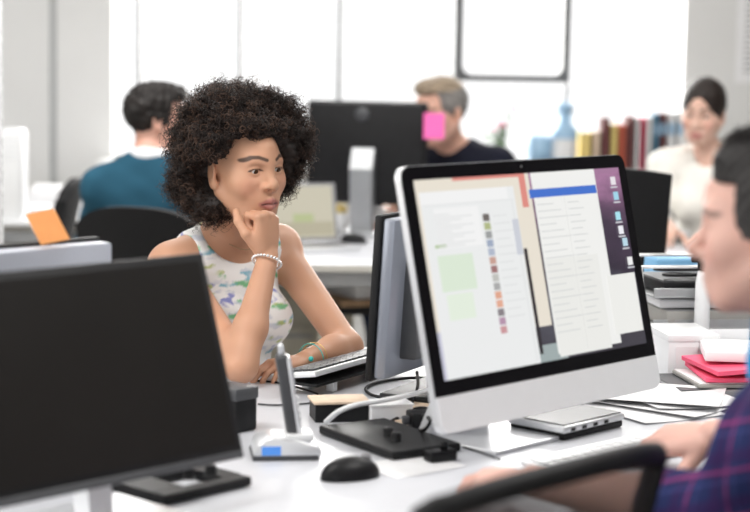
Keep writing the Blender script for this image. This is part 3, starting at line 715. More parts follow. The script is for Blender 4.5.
def face_prims(h, fem):
    P = []
    for s in (-1, 1): P.append(ell(h, (s*.0315, .0715, -.001), (.0155, .0142, .0138), .005))
    nt, nq = (.110, .006) if fem else (.117, 0)
    P += [lc(h, (0, .083, .010), (0, nt-.006, -.034+nq), .0075, .0100, .012), lc(h, (0, nt-.003, -.037+nq), (0, nt-.003, -.038+nq), .0098, k=.008)]
    nw = .0145 if fem else .0125
    for s in (-1, 1): P.append(ell(h, (s*nw, .0945, -.0415+nq), (.0078, .011, .0075), .008))
    P.append(lc(h, (0, .09, -.045+nq), (0, nt-.006, -.044+nq), .007, .006, .008))
    P.append(ell(h, (0, .074, -.07), (.032, .022, .026), .022))
    lt = .0070 if fem else .0045
    for s in (-1, 1):
        P.append(lc(h, (0, .0965, -.0670), (s*.024, .082, -.0735), lt, lt*.45, .005)); P.append(lc(h, (0, .095, -.0805), (s*.023, .082, -.0745), lt*1.2, lt*.45, .005))
        # ears
        P.append(ell(h, (s*.0775, -.020, -.014), (.008, .019, .031), .008, Matrix.Rotation(-s*.35, 3, 'Z') @ Matrix.Rotation(.18, 3, 'X')))
        P.append(ell(h, (s*.0775, -.010, -.038), (.006, .010, .011), .008))
    return P
def face_cut2(h, fem):
    P = []
    for s in (-1, 1):
        P.append(ell(h, (s*.0315, .088, -.0015), (.0142 if fem else .0130, .011, .0050 if fem else .0036), .002))
        P.append(ell(h, (s*.0065, .1015 if fem else .106, -.0415 if fem else -.0475), (.0035, .006, .0035), .003)); P.append(ell(h, (s*.0865, -.016, -.012), (.006, .010, .017), .006))
        P.append(lc(h, (0, .105, -.0742), (s*.024, .087, -.0748), .0016, .0012, .002))
    return P
def segd(L, a, b):
    a, b = A3(*a), A3(*b); ba = b-a; t = np.clip(((L-a) @ ba)/(ba @ ba), 0, 1); return np.linalg.norm(L-a-t[:, None]*ba, axis=1)
def ss(x, a, b): t = np.clip((x-a)/(b-a), 0, 1); return t*t*(3-2*t)
def skin_col(h, base, lip, brow, blush, fem, stub=0.0, beardc=(.25, .2, .18)):
    base, lip, brow, blush = A3(*base), A3(*lip), A3(*brow), A3(*blush)
    def f(V):
        L = h.loc(V); c = np.tile(base, (len(V), 1))*(1+.05*wob(V, 60, 3))[:, None]
        def mix(m, k): nonlocal c; c = c*(1-m[:, None])+A3(*k)*m[:, None]
        inh = (np.abs(L[:, 0]) < .1) & (np.abs(L[:, 2]) < .16) & (np.abs(L[:, 1]) < .15)
        front = inh & (L[:, 1] > .035)
        if stub:
            q = np.minimum(segd(L, (-.06, .0, -.06), (0, .07, -.10)), segd(L, (.06, .0, -.06), (0, .07, -.10))); q = np.minimum(q, segd(L, (-.03, .09, -.058), (.03, .09, -.058)))
            mix(np.where(inh, ss(-q, -.04, -.012), 0)*stub, beardc)
        for s in (-1, 1):
            mix(np.where(front, ss(-np.linalg.norm(L-A3(s*.042, .075, -.035), axis=1), -.035, -.008), 0)*.45, blush)
            L2 = L*A3(1, 0, 1); bp = [(s*.013, 0, .0245), (s*.028, 0, .0305), (s*.042, 0, .0300), (s*.055, 0, .0225)] if fem else [(s*.014, 0, .0195), (s*.034, 0, .0240), (s*.052, 0, .0185), (s*.054, 0, .0180)]
            bq = np.minimum(np.minimum(segd(L2, bp[0], bp[1]), segd(L2, bp[1], bp[2])), segd(L2, bp[2], bp[3]))
            th = .0034 if fem else .0040
            mix(np.where(front, ss(-bq, -th-.0022, -th+.0012), 0)*(.88 if fem else .7), brow)
            lq = np.abs(np.sqrt(((L[:, 0]-s*.0315)/.0138)**2+((L[:, 2]+.0012)/.0058)**2)-1)
            up = L[:, 2] > -.0015
            mix(np.where(front & up, ss(-lq, -.34, -.10), 0)*(.85 if fem else .5), brow)
        q = np.full(len(V), 1.0)
        for s in (-1, 1): q = np.minimum(q, np.minimum(segd(L, (0, .0985, -.0672), (s*.021, .086, -.0733)), segd(L, (0, .098, -.0808), (s*.020, .086, -.0752))))
        w_ = .0078 if fem else .0045
        mix(np.where(front, ss(-q, -w_-.002, -w_+.002), 0)*.9, lip)
        sl = np.abs(L[:, 2]+.0745); mix(np.where(front & (np.abs(L[:, 0]) < .023) & (L[:, 1] > .08), ss(-sl, -.0028, -.0010), 0)*.7, lip*.35)
        return np.clip(c, 0, 1)
    return f
def eyes(h, parent, iris=(.05, .022, .01), look=(0, 1, 0)):
    ms = [mat('eye_white', (.50, .47, .45), .25), mat('iris', iris, .15), mat('pupil', (.003, .003, .003), .1)]
    for s in (-1, 1):
        c = h.w(s*.0315, .0715, -.0015); r = .0122*h.s; d = Vector(h.R @ nz(look)); q = d.to_track_quat('Z', 'Y').to_matrix().to_4x4()
        b = MB(); b.ball((0, 0, 0), r, 32, Matrix.Translation(Vector(c)) @ q)
        for f in b.bm.faces:
            a = ((f.calc_center_median()-Vector(c)).normalized()).angle(d); f.material_index = 2 if a < .22 else (1 if a < .58 else 0)
        b.build('eye', ms, parent)
# ---- hand: origin wrist, y to the fingers, z back of the hand; t=-1 right hand, +1 left hand
def hand_prims(f, t, curl, thumb, spread=.0, sz=1.0):
    h = Fr.__new__(Fr); h.o, h.R, h.s = f.o, f.R, sz; P = []
    kn = [(t*.0265, .088, 0), (t*.0075, .092, .003), (-t*.0125, .088, .001), (-t*.030, .080, -.004)]; ln = [.070, .078, .072, .056]; rd = [.0088, .009, .0085, .0075]
    P.append(ell(h, (0, .05, -.004), (.036, .046, .0145), .012))
    for i in range(4):
        P.append(lc(h, (kn[i][0]*.45, .004, -.002), kn[i], .0115, .0098, .014))
        a = 0; p = np.array(kn[i]); sp = -(i-1.5)*spread*t*-1
        for j, (fr_, cu) in enumerate(zip((.46, .30, .24), curl[i])):
            a += math.radians(cu); d = np.array([math.sin(-sp)*math.cos(a)*-1, math.cos(a), -math.sin(a)]); q = p+d*ln[i]*fr_
            P.append(lc(h, p, q, rd[i]*(1-.09*j), rd[i]*(1-.09*(j+1)), .006 if j == 0 else .003)); p = q
    p = np.array((t*.020, .018, -.008))
    for j, (L_, r0, r1) in enumerate(((.045, .0145, .0115), (.034, .0112, .0098), (.026, .0098, .0078))):
        d = nz(thumb[j]); d = np.array([t*d[0], d[1], d[2]]); q = p+d*L_; P.append(lc(h, p, q, r0, r1, .010 if j == 0 else .004)); p = q
    return P
RELAX = [(18, 22, 12), (20, 24, 14), (24, 28, 16), (28, 30, 18)]
FIST = [(80, 95, 55), (84, 98, 55), (86, 98, 55), (88, 95, 55)]
TREST = [(.75, .62, -.25), (.42, .85, -.30), (.25, .92, -.30)]; TFIST = [(.75, .62, -.25), (.25, .75, -.6), (-.45, .55, -.6)]
class Person:
    def __init__(s, name, label, N, f, hip, eR, eL, wR, wL, head, sc=1.0, fem=False, sw=.165, lean=None):
        s.N = A3(*N); s.f = nz((f[0], f[1], 0)); s.r = np.cross(s.f, (0, 0, 1)); s.hip = A3(*hip); s.head = head; s.fem = fem; s.sc = sc
        s.root = thing(name, label, 'person', (float(hip[0]), float(hip[1]), 0))
        s.inv = Vector((-float(hip[0]), -float(hip[1]), 0))
        s.up = nz(s.N-s.hip); k = sc
        s.T = Fr(s.hip, s.f, s.up, sc); tr = Fr(s.N, s.f, s.up, sc); s.tr = tr
        s.SR = s.N+s.r*sw*k-s.up*.045*k; s.SL = s.N-s.r*sw*k-s.up*.045*k
        if lean: s.SR, s.SL = s.SR+A3(*lean[0]), s.SL+A3(*lean[1])
        s.E = [A3(*eR), A3(*eL)]; s.W = [A3(*wR), A3(*wL)]
        g = 1.0 if not fem else .88
        ln = np.linalg.norm(s.N-s.hip)
        s.torso = [ell(tr, (0, .0, -.15), (.142*g+.008, .098, .15), .04), cap(s.SR, s.SL, .052*k*g, k=.06), cap(s.N+s.up*.01, s.SR, .045*k*g, .05*k*g, .05), cap(s.N+s.up*.01, s.SL, .045*k*g, .05*k*g, .05),
                   ell(tr, (0, -.005, -ln*.62/k), (.125*g, .10*g, .17), .05), ell(s.T, (0, 0, .02), (.165, .12, .11), .05)]
        if fem: s.torso += [ell(tr, (x*.068, .075, -.185), (.055, .05, .058), .035) for x in (-1, 1)]
        else: s.torso += [ell(tr, (x*.07, .055, -.14), (.075, .05, .07), .04) for x in (-1, 1)]
        a0 = .046*g*k
        s.uarm = [[cap(S_, E_, a0*1.08, a0*.84, .03)] for S_, E_ in zip((s.SR, s.SL), s.E)]
        s.farm = [[cap(E_, E_*.65+W_*.35, a0*.86, a0*.88, .02), cap(E_*.65+W_*.35, W_, a0*.88, a0*.56, .02)] for E_, W_ in zip(s.E, s.W)]
        nb = s.N+s.f*.0*k; hb = head.w(0, -.022, -.075)
        s.neck = [cap(nb-s.up*.02*k, hb, .053*k*(.86 if fem else 1), .05*k*(.86 if fem else 1.04), .03)]
        s.legs = []; s.shin = []; s.feet = []
        for x in (1, -1):
            hj = s.hip+s.r*x*.085*k; kn = hj+s.f*.43*k+s.r*x*.03; kn[2] = s.hip[2]+.0; an = kn-s.f*.02*k; an[2] = .09
            s.legs.append(cap(hj, kn, .088*k, .06*k, .03)); s.shin += [cap(kn, kn*.65+an*.35, .058*k, .056*k, .02), cap(kn*.65+an*.35, an, .056*k, .038*k, .02)]
            s.feet.append((an, an+s.f*.15*k-A3(0, 0, .045)))
    def place(s, o): o.parent = s.root; o.matrix_parent_inverse = Matrix.Translation(s.inv); return o
    def bounds(s, prims, pad=.03):
        lo = np.min([p[0] for p in prims], 0)-pad; hi = np.max([p[1] for p in prims], 0)+pad; return lo, hi
    def field(s, prims, coarse, fines=(), pad=.03):
        lo, hi = s.bounds(prims, pad); return Field(*[axis(lo[i], hi[i], coarse, [(f[0][i], f[1][i], f[2]) for f in fines]) for i in range(3)])
    def body(s, hands, col, coarse=.006, hf=.0022, fines=(), cut=()):
        h = s.head; hp = head_prims(h, s.fem); fp = face_prims(h, s.fem)
        base = hp+s.neck+s.torso+s.uarm[0]+s.uarm[1]+s.farm[0]+s.farm[1]+s.legs+s.shin
        H = [q for hd in hands for q in hd]
        lo, hi = s.bounds(hp+fp, .01); fn = [(lo, hi, hf)]
        for hd in hands:
            if hd: l2, h2 = s.bounds(hd, .008); fn.append((l2, h2, max(.0028, hf)))
        F = s.field(base+H, coarse, fn+list(fines)); F.all(base)
        F.all(face_cut(h, s.fem), mode='s'); F.all(fp); F.all(face_cut2(h, s.fem), mode='s')
        for hd in hands:
            if not hd: continue
            l2, h2 = s.bounds(hd, .03); G = Field(*[a[(a >= l2[i]) & (a <= h2[i])] for i, a in enumerate(F.ax)]); G.all(hd)
            r = tuple(slice(np.searchsorted(F.ax[i], G.ax[i][0]), np.searchsorted(F.ax[i], G.ax[i][0])+len(G.ax[i])) for i in range(3))
            A = F.F[r]; k = .008; q = np.maximum(k-np.abs(A-G.F), 0)/k; F.F[r] = np.minimum(A, G.F)-q*q*k*.25
        for p in cut: F.apply(p, mode='s')
        V, Q = F.mesh(); return s.place(mk_mesh('body', V, Q, M['skin'], None, col, relax=1))
    def cloth(s, name, prims, infl, cuts, col, coarse=.006, wr=.004, wf=45, seed=1, m='cloth', relax=2, fines=(), lo=None):
        F = s.field(prims, coarse, fines, pad=.04+infl); F.all(prims, infl)
        for p in cuts: F.apply(p, mode='s')
        V, Q = F.mesh(); 
        if wr: 
            n = wob(V, wf, seed)*wr; c = V.mean(0); d = V-c; d[:, 2] *= .3; d /= np.linalg.norm(d, axis=1)[:, None]; V = V+d*n[:, None]
        return s.place(mk_mesh(name, V, Q, M[m], None, col, relax=relax))
    def shoes(s):
        for a, b in s.feet:
            F = s.field([cap(a, b, .05, .04)], .008); F.all([cap(a-s.f*.02-A3(0, 0, .04), b, .046*s.sc, .038*s.sc, .02), cap(a-A3(0, 0, .01), a+A3(0, 0, .03), .045*s.sc, k=.02)]); zz = F.grid()[2]; F.F = np.maximum(F.F, 0.004-zz+0*F.F)
            V, Q = F.mesh(); s.place(mk_mesh('shoe', V, Q, M['shoe']))
def flat(c, n=.08, f=40):
    c = A3(*c)
    return lambda V: np.clip(c*(1+n*wob(V, f, 5))[:, None], 0, 1)
def hair_cap(P, cuts, thick, col, step=.003, rough=.003, f=260, extra=(), seed=2):
    h = P.head; pr = head_prims(h, P.fem)[:1]; ex = list(extra)
    F = P.field(pr+ex, step, pad=.04); F.all(pr, thick); F.all(ex)
    for c in cuts: F.apply(c, mode='s')
    V, Q = F.mesh(); c = h.o; d = V-c; d /= np.linalg.norm(d, axis=1)[:, None]; V = V+d*(wob(V*A3(1, 1, 1), f, seed, 6)*rough)[:, None]
    return P.place(mk_mesh('hair', V, Q, M['hair'], None, col, relax=1))
def strands(P, name, roots, dirs, lens, rad, col, curl=0.0, turns=3, seg=8, nside=3, bend=None):
    n = len(roots); t = np.linspace(0, 1, seg+1)[None, :, None]; d = dirs/np.linalg.norm(dirs, axis=1)[:, None]
    a = np.cross(d, RNG.normal(size=(n, 3))); a /= np.linalg.norm(a, axis=1)[:, None]; b_ = np.cross(d, a); ph = RNG.uniform(0, 7, (n, 1, 1))
    ln = lens[:, None, None]; c_ = curl if np.ndim(curl) == 0 else curl[:, None, None]
    Pn = roots[:, None]+d[:, None]*ln*t+c_*np.minimum(1, t*4)*(np.cos(ph+turns*2*PI*t)*a[:, None]+np.sin(ph+turns*2*PI*t)*b_[:, None])
    if bend is not None: Pn = Pn+bend[:, None]*t*t
    w_ = rad*(1-.6*t)
    V = np.stack([Pn+w_*(math.cos(k*2*PI/nside)*a[:, None]+math.sin(k*2*PI/nside)*b_[:, None]) for k in range(nside)], 2).reshape(-1, 3)
    i = np.arange(n)[:, None, None]*(seg+1)*nside; j = np.arange(seg)[None, :, None]*nside; k = np.arange(nside)[None, None, :]; k2 = (k+1) % nside
    Q = np.stack([i+j+k, i+j+k2, i+j+nside+k2, i+j+nside+k], -1).reshape(-1, 4)
    cc = col(n, seg+1, nside).reshape(-1, 3)
    return P.place(mk_mesh(name, V, Q, M['hair'], None, lambda V_: cc))
V3 = lambda v: A3(v[0], v[1], v[2])

# ------------------------------------------------------------------ office chairs
def office_chair(name, label, loc, rz, seat_z=.47, back=(.46, .50), back_z=.62, fab='fabric', arms='black2', net=False, group=None, arch=.05, no_arms=False):
    """sitter faces local +y; backrest at -y"""
    t = thing(name, label, 'chair', loc, rz, group)
    b = MB(); b.box((0, .02, seat_z-.03), (.48, .46, .07), .03, 3); b.build('seat', M[fab], t, True)
    bw, bh = back; z0, z1 = back_z, back_z+bh
    n = 14; F = lambda s_, z: (-.235-.10*((z-z0)/bh)-.0+.05*(1-(2*s_/bw)**2)*-1)
    top = lambda s_: z1-arch*(2*s_/bw)**4-.02*(2*s_/bw)**2
    b = MB(); th = .012 if net else .045
    g = [[(-bw/2+bw*i/n) for i in range(n+1)]]
    m_ = 10; vf = []; vb = []
    for j in range(m_+1):
        rf, rb = [], []
        for i in range(n+1):
            sx = -bw/2+bw*i/n; z = z0+(top(sx)-z0)*j/m_; wd = 1-.12*(1-j/m_); x = sx*wd
            rf.append(b.bm.verts.new((x, F(sx, z), z))); rb.append(b.bm.verts.new((x, F(sx, z)-th, z)))
        vf.append(rf); vb.append(rb)
    for j in range(m_):
        for i in range(n):
            b.bm.faces.new((vf[j][i], vf[j+1][i], vf[j+1][i+1], vf[j][i+1])); b.bm.faces.new((vb[j][i], vb[j][i+1], vb[j+1][i+1], vb[j+1][i]))
    rim = [(j, 0) for j in range(m_+1)]+[(m_, i) for i in range(1, n+1)]+[(j, n) for j in range(m_-1, -1, -1)]+[(0, i) for i in range(n-1, 0, -1)]
    for q in range(len(rim)):
        a, c = rim[q], rim[(q+1) % len(rim)]; b.bm.faces.new((vf[a[0]][a[1]], vf[c[0]][c[1]], vb[c[0]][c[1]], vb[a[0]][a[1]]))
    bmesh.ops.recalc_face_normals(b.bm, faces=b.bm.faces[:])
    fr_pts = [((vf[j][i].co+vb[j][i].co)/2).copy() for j, i in rim]
    b.build('backrest', M['netting' if net else fab], t, True)
    if net: MB().tube(fr_pts+[fr_pts[0]], .016, 10, 2, False).build('back_frame', M['black2'], t)
    b = MB(); b.tube([(0, -.05, seat_z-.07), (0, -.22, seat_z-.04), (0, -.30, z0-.0), (0, -.315-.03, z0+bh*.35)], .022, 10, 4); b.build('back_support', M['black2'], t)
    if not no_arms:
        for s in (-1, 1):
            MB().tube([(s*.22, .0, seat_z-.05), (s*.275, .0, seat_z-.03), (s*.285, 0, seat_z+.1), (s*.285, .02, seat_z+.19)], .014, 8, 4).build('arm_post', M[arms], t)
            b = MB(); b.box((s*.285, .03, seat_z+.2), (.06, .25, .03), .012, 3); b.build('armrest', M[arms], t, True)
    b = MB(); b.lathe([(0, .09), (.03, .09), (.03, .25), (.018, .25), (.018, seat_z-.06), (.06, seat_z-.06), (.06, seat_z-.05), (0, seat_z-.05)]); b.build('gas_column', M['black2'], t)
    for k in range(5):
        a = k*2*PI/5+.3; c, s_ = math.cos(a), math.sin(a)
        l = MB().tube([(0, 0, .10), (c*.15, s_*.15, .095), (c*.29, s_*.29, .07)], [.024, .02, .015], 8, 3).build('leg', M['black2'], t)
        MB().lathe([(0, -.02), (.022, -.02), (.026, -.01), (.026, .01), (.022, .02), (0, .02)], n=14, mtx=Matrix.Translation((c*.29, s_*.29, .0265)) @ Matrix.Rotation(a, 4, 'Z') @ Matrix.Rotation(PI/2, 4, 'X')).build('caster', M['black'], l)
    return t
# ------------------------------------------------------------------ the woman resting her chin on her fist
def woman():
    ya = math.radians(41); hf = A3(math.sin(ya), -math.cos(ya), -.05)
    h = Fr(V3(at(245, 166, 4.05)), hf, (0, 0, 1), 1.0, math.radians(-2))
    yt = math.radians(40); tf = A3(math.sin(yt), -math.cos(yt), 0)
    Nk = V3(at(226, 240, 4.17)); hip = Nk-tf*.16; hip[2] = .56
    eR, eL = V3(on(241, 366, .775)), V3(on(347, 347, .775)); wR, wL = V3(at(268, 257, 3.93)), V3(on(306, 360, .768))
    P = Person('person', 'woman with dark curly afro in a patterned sleeveless dress, chin on her fist', Nk, tf, hip, eR, eL, wR, wL, h, .98, True, .165, ((.018, .012, -.012), (0, 0, .012)))
    fy = nz(A3(-.05, .06, 1)); fz = nz(A3(.80, -.60, 0))
    H1 = hand_prims(Fr(wR, fy, fz), -1, FIST, [(.55, .75, -.3), (.10, .85, -.55), (-.35, .8, -.5)], 0, 1.0)
    H2 = hand_prims(Fr(wL, nz(A3(-.80, -.6, -.05)), (0, 0, 1)), 1, RELAX, TREST, .06, .92)
    base = (.55, .298, .190)
    P.body([H1, H2], skin_col(h, base, (.37, .13, .12), (.022, .013, .011), (.62, .29, .20), True), .0055, .0019)
    nw = ell(P.tr, (0, .065, .03), (.088, .10, .078), .012)
    cuts = [nw]+[ell(Fr(S_, P.f, P.up), (x*.022, .0, .01), (.070, .10, .098), .012) for S_, x in ((P.SR, 1), (P.SL, -1))]
    def dress(V):
        c = np.tile(A3(.80, .79, .78), (len(V), 1)); L = P.tr.loc(V)
        def stroke(seed, sc, thr, col):
            nonlocal c
            n = wob(L*A3(1, 1, 3.0), sc*1.7, seed, 6); m = ss(n, thr, thr+.10)*.85*ss(wob(L, 150, seed+9), -.8, .2); c = c*(1-m[:, None])+A3(*col)*m[:, None]
        stroke(15, 42, .45, (.55, .57, .64)); stroke(11, 30, .70, (.10, .42, .16)); stroke(12, 30, .74, (.14, .16, .48)); stroke(13, 28, .80, (.12, .38, .50)); stroke(14, 34, .85, (.42, .48, .14))
        return c
    P.cloth('dress', P.torso+P.legs, .008, cuts, dress, .005, .0025, 40, 3, relax=1)
    eyes(h, P.root, look=(-.12, 1, -.16))
    for o in kids(P.root):
        if o.name.startswith('eye'): P.place(o)
    # afro: dark curly volume and thousands of coils
    cut = [ell(h, (0, .115, -.036), (.075, .10, .126), .015), ell(h, (.058, .078, .034), (.036, .055, .056), .015), ell(h, (0, .10, -.14), (.075, .13, .10), .02), ell(h, (-.045, .10, -.02), (.045, .075, .075), .02), ell(h, (.096, .016, -.032), (.045, .060, .062), .02)]
    cen = (0, -.040, .062)
    vol = [ell(h, cen, (.128, .120, .108), .03), ell(h, (.055, -.06, -.015), (.08, .08, .10), .03), ell(h, (-.085, -.02, .045), (.078, .09, .095), .03), ell(h, (-.06, -.04, .0), (.085, .08, .085), .03)]
    F = P.field(vol, .004, pad=.04); F.all(vol)
    for c in cut: F.apply(c, mode='s')
    V, Q = F.mesh(); d = V-h.w(*cen); d /= np.linalg.norm(d, axis=1)[:, None]; V = V+d*(wob(V, 75, 14, 6)*.011+wob(V, 190, 4, 6)*.006)[:, None]
    hc = lambda V: np.tile(A3(.016, .010, .008), (len(V), 1))*(1+.5*wob(V, 300, 8))[:, None]
    hair = P.place(mk_mesh('hair', V, Q, M['hair'], None, hc, relax=0))
    # coils rooted on the scalp side of that volume
    L = h.loc(V); f = L[:, 1]; pick = RNG.permutation(len(V))
    cuts_in = lambda X: (((X-A3(0, .115, -.045))/A3(.074, .102, .108))**2).sum(1) < 1
    nrm = L-A3(*cen); nrm /= np.linalg.norm(nrm, axis=1)[:, None]
    ok = [i for i in pick if not (L[i, 1] > .045 and L[i, 2] < .070 and L[i, 0] > -.085) and not (L[i, 2] < -.07 and L[i, 1] > .0) and not (L[i, 0] > .05 and L[i, 1] > .0 and L[i, 2] < .03)][:5600]
    R0 = L[ok]; D = nrm[ok]+RNG.normal(size=(len(ok), 3))*.42; D[:, 2] += .10
    ln = RNG.uniform(.014, .040, len(ok)); fr = (R0[:, 1] > .03); ln[fr] *= .7; D[fr, 1] *= .5
    tip = R0+D/np.linalg.norm(D, axis=1)[:, None]*ln[:, None]
    inf = lambda tip: ((((tip-A3(0, .125, -.036))/A3(.071, .10, .121))**2).sum(1) < 1) | ((((tip-A3(.058, .080, .034))/A3(.035, .054, .054))**2).sum(1) < 1) | ((((tip-A3(.095, .016, -.03))/A3(.05, .058, .062))**2).sum(1) < 1)
    bad = inf(tip); ln[bad] = RNG.uniform(.007, .014, bad.sum()); D[bad, 2] += .35; tip = R0+D/np.linalg.norm(D, axis=1)[:, None]*ln[:, None]; keep = ~inf(tip); pass
    R0, D, ln = R0[keep], D[keep], ln[keep]
    def cf(n, s_, k):
        g = RNG.uniform(.5, 1.6, (n, 1, 1, 1)); t = np.linspace(0, 1, s_)[None, :, None, None]; r_ = (RNG.uniform(0, 1, (n, 1, 1, 1)) > .6)
        c = A3(.018, .011, .009)*g*(1-t*.0)+A3(.16, .08, .045)*(t**2)*r_*.55; return np.broadcast_to(c, (n, s_, k, 3))
    strands(P, 'curls', h.o+(R0*h.s) @ h.R.T, D @ h.R.T, ln, .0015, cf, RNG.uniform(.004, .0085, len(ln)), 2.4, 13, 3)
    # jewellery
    ax = nz(wR-eR); q = Vector(ax).to_track_quat('Z', 'Y').to_matrix().to_4x4(); b = MB(); c = Vector(wR-ax*.012)
    for k in range(26):
        a = k*2*PI/26; b.ball((.0315*math.cos(a), .0315*math.sin(a), 0), .0036, 8, Matrix.Translation(c) @ q)
    P.place(b.build('bead_bracelet', M['silver'])); 
    ax = nz(wL-eL); q = Vector(ax).to_track_quat('Z', 'Y').to_matrix().to_4x4()
    for dd, m_ in ((.02, 'turq'), (.035, 'gold')):
        c = Vector(wL-ax*dd); pts = [Matrix.Translation(c) @ q @ Vector((.033*math.cos(a), .033*math.sin(a), 0)) for a in np.linspace(0, 2*PI, 25)]
        P.place(MB().tube(pts, .0012, 6).build('cord_bracelet', M[m_]))
    b = MB(); b.ball(tuple(Vector(wL)+Vector((.012, -.03, .008))), .006, 10); P.place(b.build('bracelet_bead', M['turq']))
    pts = [P.tr.w(math.sin(a)*.062, .012+.052*math.cos(a)+.02*max(0, math.cos(a)), .03-.045*max(0, math.cos(a))**1.5) for a in np.linspace(-2.6, 2.6, 30)]
    P.place(MB().tube([tuple(p) for p in pts], .0012, 6).build('necklace', M['brown']))
    P.shoes(); return P
WP = woman()
yt = math.radians(40); fv = Vector((math.sin(yt), -math.cos(yt), 0)); hp_ = Vector(WP.hip)
office_chair('office_chair', 'black office chair the curly haired woman sits on', (hp_.x+.02*fv.x, hp_.y+.02*fv.y, 0), yt+PI, .43, (.44, .36), .50)

# ------------------------------------------------------------------ the man in plaid at the right edge
def plaid_man():
    hf = nz(A3(-.87, .49, -.03)); h = Fr(V3(at(773, 226, 2.5)), hf, (0, 0, 1), 1.0)
    tf = nz(A3(-.80, .60, 0)); r = np.cross(tf, (0, 0, 1))
    Nk = A3(.635, 2.50, 1.045); hip = Nk-tf*.12; hip[2] = .56
    wL, wR = V3(on(533, 481, .795)), V3(on(714, 434, .80)); eL = A3(.49, 2.48, .81); eR = A3(.86, 2.90, .81)
    P = Person('person', 'dark haired man in navy plaid shirt typing at the right edge, seen in profile', Nk, tf, hip, eR, eL, wR, wL, h, 1.0, False, .165, ((.03, .02, 0), (.05, .0, 0)))
    H1 = hand_prims(Fr(wR, nz(A3(-.90, .36, -.22)), nz(A3(-.15, -.40, .9))), -1, [(10, 30, 22), (16, 34, 24), (20, 36, 24), (24, 36, 24)], [(.6, .7, -.45), (.3, .85, -.4), (.1, .95, -.2)], .05, 1.08)
    H2 = hand_prims(Fr(wL, nz(A3(-.80, .60, -.12)), nz(A3(.0, -.15, 1))), 1, [(14, 26, 16), (16, 28, 18), (18, 30, 18), (20, 30, 18)], TREST, .05, 1.0)
    P.body([H1, H2], skin_col(h, (.70, .42, .35), (.58, .27, .25), (.08, .055, .05), (.74, .34, .29), False, .28, (.30, .22, .19)), .006, .0019)
    hA, hB, hC = bxp(h, (0, .10, -.062), (.12, .065, .122), .012), bxp(h, (0, .055, -.12), (.12, .10, .085), .012), bxp(h, (0, -.05, -.17), (.15, .12, .085), .02)
    tq = lambda V: np.clip(np.tile(A3(.012, .010, .010), (len(V), 1))*(1+.5*wob(V, 300, 2))[:, None]+.05*ss(-h.loc(V)[:, 2], -.06, .03)[:, None]*(h.loc(V)[:, 1] > -.02)[:, None], 0, 1)
    hair_cap(P, [hA, hB, hC], .010, tq, .0025, .0016, 400, [ell(h, (0, .037, .090), (.056, .046, .026), .02), ell(h, (0, .0, .097), (.06, .07, .03), .02)])
    # combed strands over the cap
    n = 2600; th = RNG.uniform(-1.3, 1.3, n); yy = RNG.uniform(-.07, .075, n); R0 = np.stack([np.sin(th)*.066*np.sqrt(np.maximum(.05, 1-(yy/.115)**2)), yy, .035+np.cos(th)*.083*np.sqrt(np.maximum(.05, 1-(yy/.12)**2))], 1)
    R0[:, 2] += .018*(np.cos(th) > .5); ok = (R0[:, 2] > .075) | ((R0[:, 1] < .03) & (R0[:, 2] > -.01)); R0 = R0[ok]
    D = np.stack([R0[:, 0]*6, -np.ones(len(R0))*.7, .25+R0[:, 2]*2], 1)+RNG.normal(size=R0.shape)*.22
    cf = lambda n, s_, k: np.broadcast_to(A3(.014, .011, .011)*RNG.uniform(.5, 2.4, (n, 1, 1, 1)), (n, s_, k, 3))
    strands(P, 'hair_strands', h.o+R0 @ h.R.T, D @ h.R.T, RNG.uniform(.010, .022, len(R0)), .0007, cf, .001, 1, 5, 3)
    eyes(h, P.root, (.03, .03, .03), (0, 1, -.2))
    for o in kids(P.root):
        if o.name.startswith('eye'): P.place(o)
    def plaid(V):
        L = P.tr.loc(V); a = L[:, 0]*.35+L[:, 1]*.93; b_ = L[:, 2]+.35*L[:, 1]; c = np.tile(A3(.022, .030, .105), (len(V), 1))
        def ln(x, p, w_, o, col, k):
            nonlocal c
            m = ss(-np.abs((x/p+o) % 1-.5)*p, -w_-.0018, -w_+.0018)*k; c = c*(1-m[:, None])+A3(*col)*m[:, None]
        for x in (a, b_): ln(x, .066, .009, .2, (.04, .015, .08), .6); ln(x, .066, .0017, .5, (.34, .05, .20), .85); ln(x, .066, .0008, .72, (.08, .10, .30), .7)
        return c
    sl = [cap(E_, E_*.45+W_*.55, .045, .042, .03) for E_, W_ in zip(P.E, P.W)]
    fines = [(P.bounds(P.uarm[1])[0], P.bounds(P.uarm[1])[1], .0035)]
    P.cloth('plaid_shirt', P.torso+P.uarm[0]+P.uarm[1]+[sl[0]]+[cap(P.E[1], P.E[1]*.75+P.W[1]*.25, .045, .044, .03)], .012, [ell(P.tr, (0, .065, .06), (.066, .09, .075), .01)], plaid, .006, .005, 38, 5, relax=1, fines=fines)
    P.cloth('undershirt', [cap(P.N-P.up*.02+P.f*.02, P.N+P.up*.04+P.f*.025, .072, .064, .01), ell(P.tr, (0, .055, -.03), (.055, .05, .06), .02)], .006, [cap(P.N+P.up*.03, P.N+P.up*.2, .058, .056)], flat((.03, .30, .62)), .005, .002, 60, 2)
    P.cloth('trousers', P.legs+P.shin+P.torso[5:6], .010, [], flat((.02, .022, .03)), .008, .004)
    P.shoes(); return P
MP = plaid_man()
office_chair('office_chair', 'black office chair under the man in plaid', (MP.hip[0], MP.hip[1], 0), math.atan2(MP.f[1], MP.f[0])-PI/2, .43, (.44, .30), .52, no_arms=True)

